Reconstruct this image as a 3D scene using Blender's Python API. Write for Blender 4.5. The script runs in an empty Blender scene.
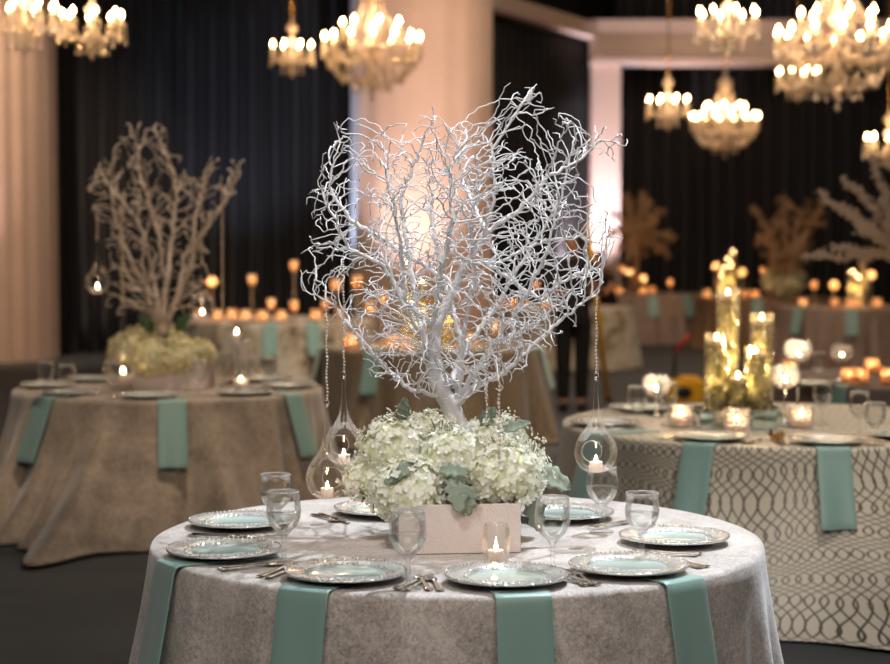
import bpy, math, random
import numpy as np
from mathutils import Vector, Matrix, noise as mn

PI = math.pi
SC = bpy.context.scene
COL = SC.collection

# ------------------------------------------------------------------ camera
FPX = 1800.0
CAMZ = 1.67
PITCH = math.atan(96 / FPX)
cam_d = bpy.data.cameras.new('camera')
cam = bpy.data.objects.new('camera', cam_d)
COL.objects.link(cam)
cam.location = (0, 0, CAMZ)
cam.rotation_euler = (PI / 2 - PITCH, 0, 0)
cam_d.sensor_width = 36
cam_d.lens = 36 * FPX / 890
cam_d.clip_end = 100
cam_d.dof.use_dof = True
cam_d.dof.focus_distance = 5.25
cam_d.dof.aperture_fstop = 2.4
SC.camera = cam
SC.view_settings.view_transform = 'Standard'
SC.view_settings.look = 'None'
SC.view_settings.gamma = 1
SC.view_settings.use_curve_mapping = False
SC.view_settings.exposure = 0.0
SC.cycles.transparent_max_bounces = 40
SC.cycles.max_bounces = 10
SC.cycles.transmission_bounces = 8
SC.cycles.use_denoising = True
SC.cycles.sample_clamp_indirect = 6
SC.cycles.caustics_reflective = False
SC.cycles.caustics_refractive = False

_c, _s = math.cos(PITCH), math.sin(PITCH)
def ray(px, py):
    u = (px - 445) / FPX; v = (332 - py) / FPX
    return Vector((u, _c + v * _s, -_s + v * _c))
def W(px, py, Y):
    """world point seen at a pixel, at distance Y down the hall"""
    r = ray(px, py)
    return Vector((0, 0, CAMZ)) + r * (Y / r.y)
def G(px, py, z=0.755):
    """world point seen at a pixel, on the horizontal plane z"""
    r = ray(px, py)
    return Vector((0, 0, CAMZ)) + r * ((z - CAMZ) / r.z)

# ------------------------------------------------------------------ materials
def lin(c):
    return tuple(((x / 12.92) if x <= 0.04045 else ((x + 0.055) / 1.055) ** 2.4) for x in c)
def rgb(r, g, b):
    return lin((r / 255, g / 255, b / 255)) + (1,)

class NT:
    def __init__(s, name):
        s.m = bpy.data.materials.new(name); s.m.use_nodes = True
        s.t = s.m.node_tree; s.t.nodes.clear()
        s.out = s.t.nodes.new('ShaderNodeOutputMaterial')
    def n(s, typ, ins=None, **kw):
        nd = s.t.nodes.new(typ)
        for k, v in kw.items(): setattr(nd, k, v)
        if ins:
            for k, v in ins.items():
                if isinstance(v, bpy.types.NodeSocket): s.t.links.new(v, nd.inputs[k])
                elif v is not None: nd.inputs[k].default_value = v
        return nd
    def math(s, op, a, b=0.0, c=None):
        d = {0: a, 1: b}
        if c is not None: d[2] = c
        return s.n('ShaderNodeMath', d, operation=op).outputs[0]
    def mixc(s, f, a, b, blend='MIX'):
        nd = s.n('ShaderNodeMix', {0: f, 6: a, 7: b}, data_type='RGBA', blend_type=blend)
        return nd.outputs[2]
    def noise(s, vec, scale, detail=4, rough=.55, dist=0.0):
        return s.n('ShaderNodeTexNoise', {'Vector': vec, 'Scale': scale, 'Detail': detail, 'Roughness': rough, 'Distortion': dist}).outputs[0]
    def ramp(s, f, stops):
        nd = s.n('ShaderNodeValToRGB', {0: f})
        cr = nd.color_ramp
        while len(cr.elements) < len(stops): cr.elements.new(0.5)
        for e, (p, c) in zip(cr.elements, stops): e.position = p; e.color = c
        return nd.outputs[0]
    def bump(s, h, strength=.3, dist=.01):
        return s.n('ShaderNodeBump', {'Strength': strength, 'Distance': dist, 'Height': h}).outputs[0]
    def end(s, sh):
        s.t.links.new(sh, s.out.inputs[0]); return s.m
    def pbr(s, **k):
        names = dict(color='Base Color', rough='Roughness', metal='Metallic', normal='Normal', sheen='Sheen Weight',
                     coat='Coat Weight', sss='Subsurface Weight', spec='Specular IOR Level', trans='Transmission Weight')
        b = s.n('ShaderNodeBsdfPrincipled', {names[q]: v for q, v in k.items()})
        return b.outputs[0]

def simple(name, color, rough=.5, metal=0, coat=0, spec=.5, var=0.0, vscale=20, bump=0.0):
    t = NT(name)
    co = t.n('ShaderNodeTexCoord').outputs['Object']
    c = color; nrm = None
    if var or bump:
        f = t.noise(co, vscale)
        if var:
            c = t.mixc(f, tuple(x * (1 - var) for x in color[:3]) + (1,), tuple(min(1, x * (1 + var)) for x in color[:3]) + (1,))
        if bump: nrm = t.bump(f, bump, .01)
    return t.end(t.pbr(color=c, rough=rough, metal=metal, coat=coat, spec=spec, normal=nrm))

def emissive(name, color, strength):
    t = NT(name)
    return t.end(t.n('ShaderNodeEmission', {0: color, 1: strength}).outputs[0])

def thin_glass(name, tint=(.975, .98, .975, 1), edge=(1, .97, .95, 1), body=.0, blend=.35, edge_diff=.10, rough=.03, pw=4.2):
    """thin clear glass: sees through face on, bright and mirror-like at the rims"""
    t = NT(name)
    lw = t.n('ShaderNodeLayerWeight', {0: blend})
    fr = t.n('ShaderNodeFresnel', {0: 1.5}).outputs[0]
    f = t.math('ADD', t.math('MULTIPLY', t.math('POWER', lw.outputs['Facing'], pw), .8), t.math('ADD', t.math('MULTIPLY', fr, .45), body), None)
    f = t.n('ShaderNodeClamp', {0: f, 2: .95}).outputs[0]
    tr = t.n('ShaderNodeBsdfTransparent', {0: tint}).outputs[0]
    gl = t.n('ShaderNodeBsdfAnisotropic', {0: edge, 1: rough}).outputs[0]
    df = t.n('ShaderNodeBsdfTranslucent', {0: edge}).outputs[0]
    d2 = t.n('ShaderNodeBsdfDiffuse', {0: edge}).outputs[0]
    dd = t.n('ShaderNodeMixShader', {0: .5, 1: df, 2: d2}).outputs[0]
    sh = t.n('ShaderNodeMixShader', {0: edge_diff, 1: gl, 2: dd}).outputs[0]
    return t.end(t.n('ShaderNodeMixShader', {0: f, 1: tr, 2: sh}).outputs[0])

def crystal(name, color=(1, .93, .85, 1), a=.45, b=.35):
    t = NT(name)
    gl = t.n('ShaderNodeBsdfAnisotropic', {0: color, 1: .08}).outputs[0]
    tl = t.n('ShaderNodeBsdfTranslucent', {0: color}).outputs[0]
    df = t.n('ShaderNodeBsdfDiffuse', {0: color}).outputs[0]
    tp = t.n('ShaderNodeBsdfTransparent', {0: (1, 1, 1, 1)}).outputs[0]
    m = t.n('ShaderNodeMixShader', {0: .5, 1: tl, 2: df}).outputs[0]
    m = t.n('ShaderNodeMixShader', {0: a, 1: m, 2: gl}).outputs[0]
    return t.end(t.n('ShaderNodeMixShader', {0: b, 1: m, 2: tp}).outputs[0])

def velvet_cloth(name, dark, light, scale=1.0, spread=(.38, .62)):
    """crushed metallic table linen"""
    t = NT(name)
    co = t.n('ShaderNodeTexCoord').outputs['Object']
    big = t.noise(co, 7 * scale, 5, .6, .6)
    fine = t.noise(co, 85 * scale, 4, .7, .8)
    vor = t.n('ShaderNodeTexVoronoi', {'Vector': co, 'Scale': 95 * scale}, feature='DISTANCE_TO_EDGE').outputs[0]
    ln = t.math('SMOOTH_MIN', t.math('MULTIPLY', vor, 5), 1, .2)
    f = t.math('ADD', t.math('MULTIPLY', big, .45), t.math('MULTIPLY', fine, .62))
    f = t.math('SUBTRACT', f, t.math('MULTIPLY', t.math('SUBTRACT', .45, ln), .05))
    c = t.ramp(f, [(spread[0], dark), (spread[1], light)])
    return t.end(t.pbr(color=c, rough=.62, metal=.0, sheen=.5, normal=t.bump(fine, .5, .004)))

def wave_cloth(name, ground, line, per=.052, wid=.13):
    """interlaced waving dark lines on a pale ground, laid out in the cloth's own UVs (metres)"""
    t = NT(name)
    uv = t.n('ShaderNodeUVMap').outputs[0]
    sp = t.n('ShaderNodeSeparateXYZ', {0: uv}); u, v = sp.outputs[0], sp.outputs[1]
    w1 = t.noise(uv, 2.6, 1, .4)
    w2 = t.noise(uv, 1.7, 1, .4)
    u2 = t.math('ADD', u, t.math('MULTIPLY', w1, .12))
    v2 = t.math('ADD', v, t.math('MULTIPLY', w2, .22))
    amp = t.math('ADD', .058, t.math('MULTIPLY', t.math('SINE', t.math('ADD', t.math('MULTIPLY', v2, 11.0), t.math('MULTIPLY', u, 3.0))), .034))
    sn = t.math('SINE', t.math('MULTIPLY', v2, 2 * PI / .21))
    off = t.math('MULTIPLY', amp, sn)
    def fam(sign, ph):
        x = t.math('ADD', t.math('DIVIDE', t.math('ADD', u2, t.math('MULTIPLY', off, sign)), per), ph)
        d = t.math('ABSOLUTE', t.math('SUBTRACT', t.math('FRACT', x), .5))
        return t.n('ShaderNodeMapRange', {0: d, 1: wid * .5, 2: wid, 3: 1, 4: 0}).outputs[0]
    m = t.math('MAXIMUM', fam(1, 0), fam(-1, 0))
    m = t.math('MULTIPLY', m, .92)
    fine = t.noise(uv, 140, 2)
    g = t.mixc(fine, tuple(x * .85 for x in ground[:3]) + (1,), ground)
    c = t.mixc(m, g, line)
    rg = t.math('SUBTRACT', .5, t.math('MULTIPLY', m, .15))
    return t.end(t.pbr(color=c, rough=rg, sheen=.3))

def mottled_cloth(name):
    t = NT(name)
    co = t.n('ShaderNodeTexCoord').outputs['Object']
    f = t.noise(co, 3.2, 3, .6, .4); g = t.noise(co, 22, 3, .6)
    f = t.math('ADD', t.math('MULTIPLY', f, .75), t.math('MULTIPLY', g, .25))
    c = t.ramp(f, [(.40, rgb(120, 100, 80)), (.47, rgb(175, 160, 138)), (.54, rgb(205, 195, 178))])
    return t.end(t.pbr(color=c, rough=.6, sheen=.3))

def satin(name, col, rough=.42):
    t = NT(name)
    co = t.n('ShaderNodeTexCoord').outputs['Object']
    f = t.noise(co, 6, 3); w = t.noise(co, 260, 2)
    c = t.mixc(f, tuple(x * .85 for x in col[:3]) + (1,), col)
    return t.end(t.pbr(color=c, rough=rough, sheen=.4, normal=t.bump(w, .12, .002)))

def drape_mat(name, col, rough=.8, sheen=.4):
    t = NT(name)
    co = t.n('ShaderNodeTexCoord').outputs['Object']
    f = t.noise(co, 3, 4)
    c = t.mixc(f, tuple(x * .8 for x in col[:3]) + (1,), col)
    return t.end(t.pbr(color=c, rough=rough, sheen=sheen, spec=.25))

def petal_mat(name, a, b, c3):
    t = NT(name)
    r = t.n('ShaderNodeNewGeometry').outputs['Random Per Island']
    co = t.n('ShaderNodeTexCoord').outputs['Object']
    f = t.noise(co, 14, 2)
    k = t.math('ADD', t.math('MULTIPLY', r, .45), t.math('MULTIPLY', f, .6))
    col = t.ramp(k, [(.25, a), (.5, b), (.78, c3)])
    p = t.pbr(color=col, rough=.6, spec=.3)
    tl = t.n('ShaderNodeBsdfTranslucent', {0: col}).outputs[0]
    return t.end(t.n('ShaderNodeMixShader', {0: .3, 1: p, 2: tl}).outputs[0])

def wax_mat(name, col):
    t = NT(name)
    p = t.pbr(color=col, rough=.45, spec=.4)
    tl = t.n('ShaderNodeBsdfTranslucent', {0: col}).outputs[0]
    return t.end(t.n('ShaderNodeMixShader', {0: .55, 1: p, 2: tl}).outputs[0])

def frosted(name, col, tr=.35):
    t = NT(name)
    tl = t.n('ShaderNodeBsdfTranslucent', {0: col}).outputs[0]
    df = t.n('ShaderNodeBsdfDiffuse', {0: col}).outputs[0]
    gl = t.n('ShaderNodeBsdfAnisotropic', {0: (1, .95, .9, 1), 1: .12}).outputs[0]
    tp = t.n('ShaderNodeBsdfTransparent', {0: (1, 1, 1, 1)}).outputs[0]
    m = t.n('ShaderNodeMixShader', {0: .3, 1: tl, 2: df}).outputs[0]
    m = t.n('ShaderNodeMixShader', {0: .12, 1: m, 2: gl}).outputs[0]
    return t.end(t.n('ShaderNodeMixShader', {0: tr, 1: m, 2: tp}).outputs[0])

def bark_mat(name, col, var=.2):
    t = NT(name)
    co = t.n('ShaderNodeTexCoord').outputs['Object']
    f = t.noise(co, 30, 4, .6); g = t.noise(co, 180, 3)
    c = t.mixc(f, tuple(x * (1 - var) for x in col[:3]) + (1,), col)
    return t.end(t.pbr(color=c, rough=.6, normal=t.bump(g, .4, .004)))

M = {}
M['cloth_front'] = velvet_cloth('crushed_silver_linen', rgb(106, 94, 88), rgb(224, 217, 212), spread=(.33, .68))
M['cloth_left'] = velvet_cloth('taupe_linen', rgb(104, 88, 74), rgb(178, 160, 140), .8)
M['cloth_wave'] = wave_cloth('wave_linen', rgb(208, 200, 182), rgb(60, 50, 40), .047, .115)
M['cloth_wave_brown'] = wave_cloth('wave_linen_brown', rgb(150, 130, 106), rgb(96, 80, 62), .05, .16)
M['cloth_mottled'] = mottled_cloth('floral_linen')
M['cloth_grey'] = simple('pleated_grey_linen', rgb(150, 130, 118), .6, var=.2, vscale=6)
M['cloth_brown'] = simple('pleated_brown_linen', rgb(132, 104, 78), .6, var=.2, vscale=6)
M['cloth_purple'] = simple('plum_grey_linen', rgb(112, 98, 96), .6, var=.2, vscale=9)
M['mint'] = satin('mint_satin', rgb(138, 174, 167))
M['table_wood'] = simple('plywood_top', rgb(150, 120, 85), .6, var=.15)
M['metal_dark'] = simple('dark_metal', (.05, .045, .04, 1), .35, 1)
M['silver'] = simple('silver', (.8, .77, .73, 1), .16, 1)
M['gold'] = simple('gold', (.75, .5, .2, 1), .25, 1)
t = NT('speckled_silver_glass')
co = t.n('ShaderNodeTexCoord').outputs['Object']
v = t.n('ShaderNodeTexVoronoi', {'Vector': co, 'Scale': 150.0}).outputs[0]
M['charger_rim'] = t.end(t.pbr(color=t.ramp(v, [(.15, (.92, .93, .92, 1)), (.6, (.70, .74, .73, 1))]), rough=.16, metal=.55, coat=.6, normal=t.bump(v, .6, .003)))
M['charger_well'] = simple('mint_glass_well', rgb(192, 208, 201), .1, 0, .8, var=.08, vscale=30)
M['bead_silver'] = simple('rim_bead_silver', (.9, .88, .85, 1), .12, .9)
M['glass'] = thin_glass('clear_glass')
M['glass_drop'] = thin_glass('blown_glass', edge=(1, .93, .88, 1), edge_diff=.10, body=.012, pw=3.6)
M['glass_vase'] = thin_glass('vase_glass', tint=(.98, .97, .92, 1), edge=(1, .93, .8, 1), body=.02)
M['water'] = thin_glass('water', tint=(.97, .98, .98, 1), body=.02, edge_diff=.08, pw=6)
M['crystal'] = crystal('cut_crystal', (1, .97, .94, 1), .5, .10)
M['crystal_warm'] = crystal('chandelier_crystal', (1, .86, .68, 1), .35, .30)
M['crystal_spark'] = crystal('faceted_crystal', (1, .88, .72, 1), .5, .15)
M['bead'] = crystal('strung_bead', (1, .9, .82, 1), .55, .12)
M['bead_gold'] = crystal('strung_warm_bead', (1, .82, .62, 1), .5, .05)
M['flame'] = emissive('flame', (1, .68, .40, 1), 110)
M['flame_far'] = emissive('candle_flame', (1, .58, .27, 1), 120)
M['bulb'] = emissive('lit_bulb', (1, .60, .27, 1), 60)
M['wax'] = wax_mat('ivory_wax', rgb(252, 240, 230))
M['frost'] = frosted('amber_frosted_glass', rgb(255, 218, 172), .12)
M['frost_clear'] = frosted('pressed_crystal_glass', rgb(250, 228, 205), .4)
M['white_wood'] = bark_mat('whitewashed_wood', rgb(222, 210, 205), .12)
M['bark_white'] = bark_mat('white_painted_branch', rgb(226, 224, 226), .12)
M['bark_tan'] = bark_mat('pale_branch', rgb(212, 194, 178), .2)
M['bark_far'] = bark_mat('far_branch', rgb(176, 140, 104), .2)
M['petal'] = petal_mat('hydrangea_white', rgb(226, 230, 200), rgb(248, 248, 238), rgb(254, 254, 251))
M['petal_cream'] = petal_mat('hydrangea_cream', rgb(214, 204, 150), rgb(238, 230, 192), rgb(250, 245, 222))
M['petal_vase'] = petal_mat('orchid_petals', rgb(190, 186, 96), rgb(244, 230, 170), rgb(254, 248, 220))
M['core'] = simple('floret_core', rgb(222, 226, 190), .7, var=.1, vscale=40)
M['blossom'] = simple('cherry_blossom', rgb(206, 186, 166), .6)
M['stem'] = simple('green_stem', rgb(96, 116, 70), .6, var=.2)
M['leaf_green'] = simple('dark_leaf', rgb(60, 82, 52), .5, var=.3, vscale=30)
M['leaf_silver'] = simple('dusty_leaf', rgb(134, 148, 132), .75, var=.18, vscale=40)
M['breath'] = simple('tiny_white_bloom', rgb(242, 238, 220), .6)
M['black_cloth'] = drape_mat('black_velour', rgb(24, 23, 25), .75, .25)
M['blue_lit_cloth'] = drape_mat('blue_lit_velour', rgb(25, 26, 32), .7, .3)  # black curtain cloth with the bluish light tinted into its colour
M['beige_drape'] = drape_mat('beige_drape', rgb(208, 178, 158), .75, .3)
M['plaster'] = simple('painted_plaster', rgb(206, 184, 172), .7, var=.06, vscale=2)
M['plaster_dark'] = simple('dark_plaster', rgb(60, 48, 44), .8, var=.1, vscale=2)  # dark brown plaster for the side and front walls
M['ceiling'] = simple('black_ceiling', rgb(22, 18, 18), .9)
M['mirror'] = simple('mirror_panel', (.62, .72, .68, 1), .08, .9)
M['skin'] = simple('skin', rgb(190, 130, 95), .55, var=.05)
M['hair'] = simple('dark_hair', rgb(34, 24, 18), .5, var=.2, vscale=60)
M['shirt_black'] = simple('black_shirt', rgb(24, 22, 22), .8, var=.2)
M['trousers'] = simple('black_trousers', rgb(14, 13, 14), .85, var=.2)
M['yellow'] = simple('yellow_plastic', rgb(235, 175, 30), .4, var=.05)
M['red'] = simple('red_grip', rgb(185, 30, 28), .4)
M['black_plastic'] = simple('black_plastic', rgb(18, 18, 18), .4)
t = NT('slate_carpet')
co = t.n('ShaderNodeTexCoord').outputs['Object']
f1 = t.noise(co, 1.3, 3); f2 = t.noise(co, 180, 3)
f = t.math('ADD', t.math('MULTIPLY', f1, .4), t.math('MULTIPLY', f2, .6))
M['carpet'] = t.end(t.pbr(color=t.ramp(f, [(.3, rgb(64, 68, 70)), (.7, rgb(96, 100, 102))]), rough=.75, spec=.3, normal=t.bump(f2, .5, .01)))

# ------------------------------------------------------------------ mesh helpers
class MB:
    def __init__(s):
        s.v = []; s.f = []; s.uv = None; s.mi = []
    def add(s, vs, fs, mi=0):
        o = len(s.v); s.v.extend(vs); s.f.extend([tuple(i + o for i in f) for f in fs]); s.mi.extend([mi] * len(fs)); return s
    def box(s, c, d, rot=0, mi=0, taper=1.0):
        cx, cy, cz = c; dx, dy, dz = [q / 2 for q in d]
        vs = []
        cr, sr = math.cos(rot), math.sin(rot)
        for z, k in ((-dz, 1), (dz, taper)):
            for x, y in ((-dx, -dy), (dx, -dy), (dx, dy), (-dx, dy)):
                x *= k; y *= k
                vs.append((cx + x * cr - y * sr, cy + x * sr + y * cr, cz + z))
        return s.add(vs, [(3, 2, 1, 0), (4, 5, 6, 7), (0, 1, 5, 4), (1, 2, 6, 5), (2, 3, 7, 6), (3, 0, 4, 7)], mi)
    def lathe(s, prof, n=32, c=(0, 0, 0), mi=0, M4=None):
        vs = []; fs = []; rings = []
        for r, z in prof:
            if r < 1e-6:
                rings.append([len(vs)]); vs.append((c[0], c[1], c[2] + z))
            else:
                rings.append(list(range(len(vs), len(vs) + n)))
                for i in range(n):
                    a = 2 * PI * i / n
                    vs.append((c[0] + r * math.cos(a), c[1] + r * math.sin(a), c[2] + z))
        for a, b in zip(rings, rings[1:]):
            if len(a) == 1 and len(b) == 1: continue
            for i in range(n):
                j = (i + 1) % n
                if len(a) == 1: fs.append((a[0], b[i], b[j])) if False else fs.append((a[0], b[j], b[i]))
                elif len(b) == 1: fs.append((a[i], a[j], b[0]))
                else: fs.append((a[i], a[j], b[j], b[i]))
        if M4 is not None: vs = [tuple(M4 @ Vector(v)) for v in vs]
        return s.add(vs, fs, mi)
    def tube(s, pts, rad, n=6, mi=0, caps=True):
        pts = [Vector(p) for p in pts]
        if len(pts) < 2: return s
        if not hasattr(rad, '__len__'): rad = [rad] * len(pts)
        vs = []; fs = []
        t0 = (pts[1] - pts[0]).normalized()
        up = Vector((0, 0, 1)) if abs(t0.z) < .9 else Vector((1, 0, 0))
        nrm = t0.cross(up).normalized()
        for i, p in enumerate(pts):
            if i == 0: tt = t0
            elif i == len(pts) - 1: tt = (pts[i] - pts[i - 1]).normalized()
            else: tt = (pts[i + 1] - pts[i - 1]).normalized()
            nrm = (nrm - tt * nrm.dot(tt))
            if nrm.length < 1e-5: nrm = tt.orthogonal()
            nrm.normalize(); b = tt.cross(nrm)
            for k in range(n):
                a = 2 * PI * k / n
                q = p + (nrm * math.cos(a) + b * math.sin(a)) * rad[i]
                vs.append((q.x, q.y, q.z))
        for i in range(len(pts) - 1):
            for k in range(n):
                j = (k + 1) % n
                fs.append((i * n + k, i * n + j, (i + 1) * n + j, (i + 1) * n + k))
        if caps:
            fs.append(tuple(range(n - 1, -1, -1))); m = (len(pts) - 1) * n
            fs.append(tuple(range(m, m + n)))
        return s.add(vs, fs, mi)
    def ball(s, c, r, seg=8, rings=5, mi=0, sq=(1, 1, 1)):
        prof = [(r * math.sin(PI * i / rings), -r * math.cos(PI * i / rings)) for i in range(rings + 1)]
        prof[0] = (0, -r); prof[-1] = (0, r)
        vs0 = len(s.v)
        s.lathe(prof, seg, (0, 0, 0), mi)
        for i in range(vs0, len(s.v)):
            v = s.v[i]; s.v[i] = (c[0] + v[0] * sq[0], c[1] + v[1] * sq[1], c[2] + v[2] * sq[2])
        return s
    def xf(s, m):
        s.v = [tuple(m @ Vector(v)) for v in s.v]; return s
    def mesh(s, name, mats, smooth=True):
        me = bpy.data.meshes.new(name)
        me.from_pydata(s.v, [], s.f); me.update()
        if not isinstance(mats, (list, tuple)): mats = [mats]
        for m in mats: me.materials.append(m)
        if len(mats) > 1: me.polygons.foreach_set('material_index', s.mi)
        if smooth: me.shade_smooth() if hasattr(me, 'shade_smooth') else None
        if s.uv:
            l = me.uv_layers.new(name='UVMap')
            fl = []
            for f in s.uv:
                for a in f: fl.extend(a)
            l.data.foreach_set('uv', fl)
        return me
    def build(s, name, mats, parent=None, loc=None, smooth=True, rz=0.0):
        o = bpy.data.objects.new(name, s.mesh(name, mats, smooth)); COL.objects.link(o)
        if parent: o.parent = parent
        if loc is not None: o.location = loc
        if rz: o.rotation_euler = (0, 0, rz)
        return o

def tag(o, label=None, cat=None, group=None, kind=None):
    if label: o['label'] = label
    if cat: o['category'] = cat
    if group: o['group'] = group
    if kind: o['kind'] = kind
    return o
def empty(name, loc=(0, 0, 0), rz=0.0):
    o = bpy.data.objects.new(name, None); COL.objects.link(o)
    o.empty_display_size = .1; o.location = loc; o.rotation_euler = (0, 0, rz); return o
def dup(o, loc=None, rz=None, label=None, group=None, parent=None, scale=None):
    c = o.copy(); COL.objects.link(c)
    if parent is not None: c.parent = parent
    if loc is not None: c.location = loc
    if rz is not None: c.rotation_euler = (0, 0, rz)
    if scale is not None: c.scale = (scale,) * 3
    if label: c['label'] = label
    if group: c['group'] = group
    for ch in list(o.children): dup(ch, parent=c)
    return c
class Proto:
    """first placement moves the original, later ones copy it with its parts"""
    def __init__(s, root): s.r = root; s.used = False
    def put(s, loc, rz=0.0, label=None, group=None, scale=None):
        if not s.used:
            s.used = True; o = s.r
            o.location = loc; o.rotation_euler = (0, 0, rz)
            if scale is not None: o.scale = (scale,) * 3
            if label: o['label'] = label
            if group: o['group'] = group
            return o
        return dup(s.r, loc, rz, label, group, None, 1.0 if scale is None else scale)

PLATES = []
def clear_of_plates(x, y, gap=.205):
    for _ in range(6):
        for (a, b) in PLATES:
            d = Vector((x - a, y - b))
            if 1e-6 < d.length < gap: d *= gap / d.length; x, y = a + d.x, b + d.y
    return x, y
ORD = ['first', 'second', 'third', 'fourth', 'fifth', 'sixth', 'seventh', 'eighth', 'ninth', 'tenth', 'eleventh', 'twelfth', 'thirteenth', 'fourteenth', 'fifteenth', 'sixteenth']

# ------------------------------------------------------------------ room
def struct(name, mb, mat, **k):
    return tag(mb.build(name, mat, smooth=False, **k), kind='structure')
struct('floor', MB().box((1, 14, -.05), (24, 44, .1)), M['carpet'])
struct('ceiling', MB().box((1, 14, 6.55), (24, 44, .1)), M['ceiling'])
struct('wall_back', MB().box((1, 33.6, 3.25), (24, .2, 6.5)), M['ceiling'])
struct('wall_left', MB().box((-9.5, 14, 3.25), (.2, 40, 6.5)), M['plaster_dark'])
struct('wall_right', MB().box((11.5, 14, 3.25), (.2, 40, 6.5)), M['plaster_dark'])
struct('wall_front', MB().box((1, -5.5, 3.25), (24, .2, 6.5)), M['plaster_dark'])

def pleated_round(cx, cy, R, h, amp, nf, seed, flare=0.0, n=220):
    rnd = random.Random(seed); ph = [rnd.random() * 7 for _ in range(4)]
    mb = MB(); vs = []; fs = []
    zs = [0.0, .15, .5, 1.5, 3.0, 4.5, h]
    for z in zs:
        for i in range(n):
            a = 2 * PI * i / n
            f = math.sin(nf * a + ph[0]) * .6 + math.sin(nf * 1.7 * a // 1 * 0 + (nf + 5) * a + ph[1]) * .4
            r = R + amp * f + flare * max(0, 1 - z / 1.5) ** 2
            vs.append((cx + r * math.cos(a), cy + r * math.sin(a), z))
    for k in range(len(zs) - 1):
        for i in range(n):
            j = (i + 1) % n
            fs.append((k * n + i, k * n + j, (k + 1) * n + j, (k + 1) * n + i))
    return mb.add(vs, fs)
struct('trim_1', pleated_round(-6.44, 24.6, 1.12, 6.5, .018, 26, 1, .0), M['beige_drape'])
struct('trim_2', pleated_round(-.31, 23.9, .93, 6.5, .010, 14, 2, .03), M['beige_drape'])
struct('trim_3', MB().box((2.66, 30.1, 2.25), (.48, .5, 4.5)), M['plaster'])
b = MB().box((6.2, 30.15, 4.87), (7.6, .6, .72)).box((6.2, 30.12, 4.55), (7.6, .72, .09))
struct('trim_4', b, M['plaster'])
a0 = Vector((2.5, 30.1, 5.05)); a1 = Vector((.45, 25.7, 5.05))
dv = a1 - a0
b = MB().box(((a0.x + a1.x) / 2, (a0.y + a1.y) / 2, 5.05), (dv.length, .22, .24), rot=math.atan2(dv.y, dv.x))
struct('trim_5', b, M['plaster'])

def curtain(p0, p1, z1, mat, label, seed, group, amp=.10, wl=.29):
    """hanging panel with deep irregular pleats from p0 to p1"""
    rnd = random.Random(seed)
    p0 = Vector(p0); p1 = Vector(p1); L = (p1 - p0).length; d = (p1 - p0) / L; nrm = Vector((d.y, -d.x))
    n = int(L / .022); vs = []; fs = []
    ph = [rnd.random() * 6 for _ in range(3)]
    root_o = p0
    for k, z in enumerate([.02, .8, 2.2, 3.8, z1]):
        for i in range(n + 1):
            s = L * i / n
            wob = .03 * math.sin(z * 1.1 + s * 2 + ph[2])
            f = math.sin(2 * PI * (s + wob) / wl + ph[0] + 1.2 * math.sin(s * 2.3 + ph[1]))
            f = math.copysign(abs(f) ** .7, f)
            q = d * s + nrm * (amp * f * (1 - .35 * z / z1))
            vs.append((q.x, q.y, z))
    for k in range(4):
        for i in range(n):
            a = k * (n + 1) + i
            fs.append((a, a + 1, a + n + 2, a + n + 1))
    o = MB().add(vs, fs).build('curtain', mat, loc=(p0.x, p0.y, 0))
    tag(o, label, 'curtain', group)
    # cloth has thickness
    m = o.modifiers.new('cloth', 'SOLIDIFY'); m.thickness = .006
    rod = MB().tube([(0, 0, z1 + .03), (d.x * L, d.y * L, z1 + .03)], .025, 8).build('curtain_rod', M['metal_dark'], o)
    return o
yc = 25.6
xs = [(p - 445) / 1800 * yc for p in (30, 178, 262, 360)]
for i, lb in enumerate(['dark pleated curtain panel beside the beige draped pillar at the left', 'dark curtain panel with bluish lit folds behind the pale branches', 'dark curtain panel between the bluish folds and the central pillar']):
    curtain((xs[i], yc), (xs[i + 1] - .02, yc + .02), 6.3, M['blue_lit_cloth'], lb, 10 + i, 'dark curtains along the left of the hall')
curtain((.3, 26.3), (2.42, 30.4), 4.9, M['black_cloth'], 'black curtain panel hanging under the slanting white beam', 21, None)
xr = [2.95, 4.6, 6.3, 8.2, 10.2]
for i, lb in enumerate(['black curtain panel next to the slim white lit column', 'black curtain panel behind the feathery palm-like branches', 'black curtain panel behind the vase-shaped branches far right', 'black curtain panel furthest right behind the blossom branches']):
    curtain((xr[i], 31.4), (xr[i + 1] - .02, 31.4), 6.3, M['black_cloth'], lb, 30 + i, 'black curtains behind the white beam')

# ------------------------------------------------------------------ lights
def lamp(kind, name, loc, energy, color, size=.1, target=None, angle=50, blend=.5, shape=None, size_y=None):
    d = bpy.data.lights.new(name, kind); d.energy = energy; d.color = color
    if kind == 'AREA':
        d.size = size
        if size_y: d.shape = 'RECTANGLE'; d.size_y = size_y
    else: d.shadow_soft_size = size
    if kind == 'SPOT': d.spot_size = math.radians(angle); d.spot_blend = blend
    o = bpy.data.objects.new(name, d); COL.objects.link(o); o.location = loc
    if target is not None:
        o.rotation_euler = (Vector(target) - Vector(loc)).to_track_quat('-Z', 'Y').to_euler()
    return o
WARM = (1, .70, .45); COOL = (.86, .93, 1.0); PINK = (1, .83, .86)
lamp('SPOT', 'pin_spot_front_table', (1.9, 7.2, 6.3), 2300, COOL, .05, (.03, 5.35, .8), 26, .4)
lamp('SPOT', 'pin_spot_front_branches', (-1.6, 2.6, 6.3), 700, (1, .97, .95), .08, (.05, 5.4, 1.6), 24, .7)
lamp('SPOT', 'added_spot_right_table', (2.6, 6.4, 6.3), 900, (1, .90, .78), .08, (1.75, 8.7, .8), 30, .6)  # unseen spot, added to light the right table
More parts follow.
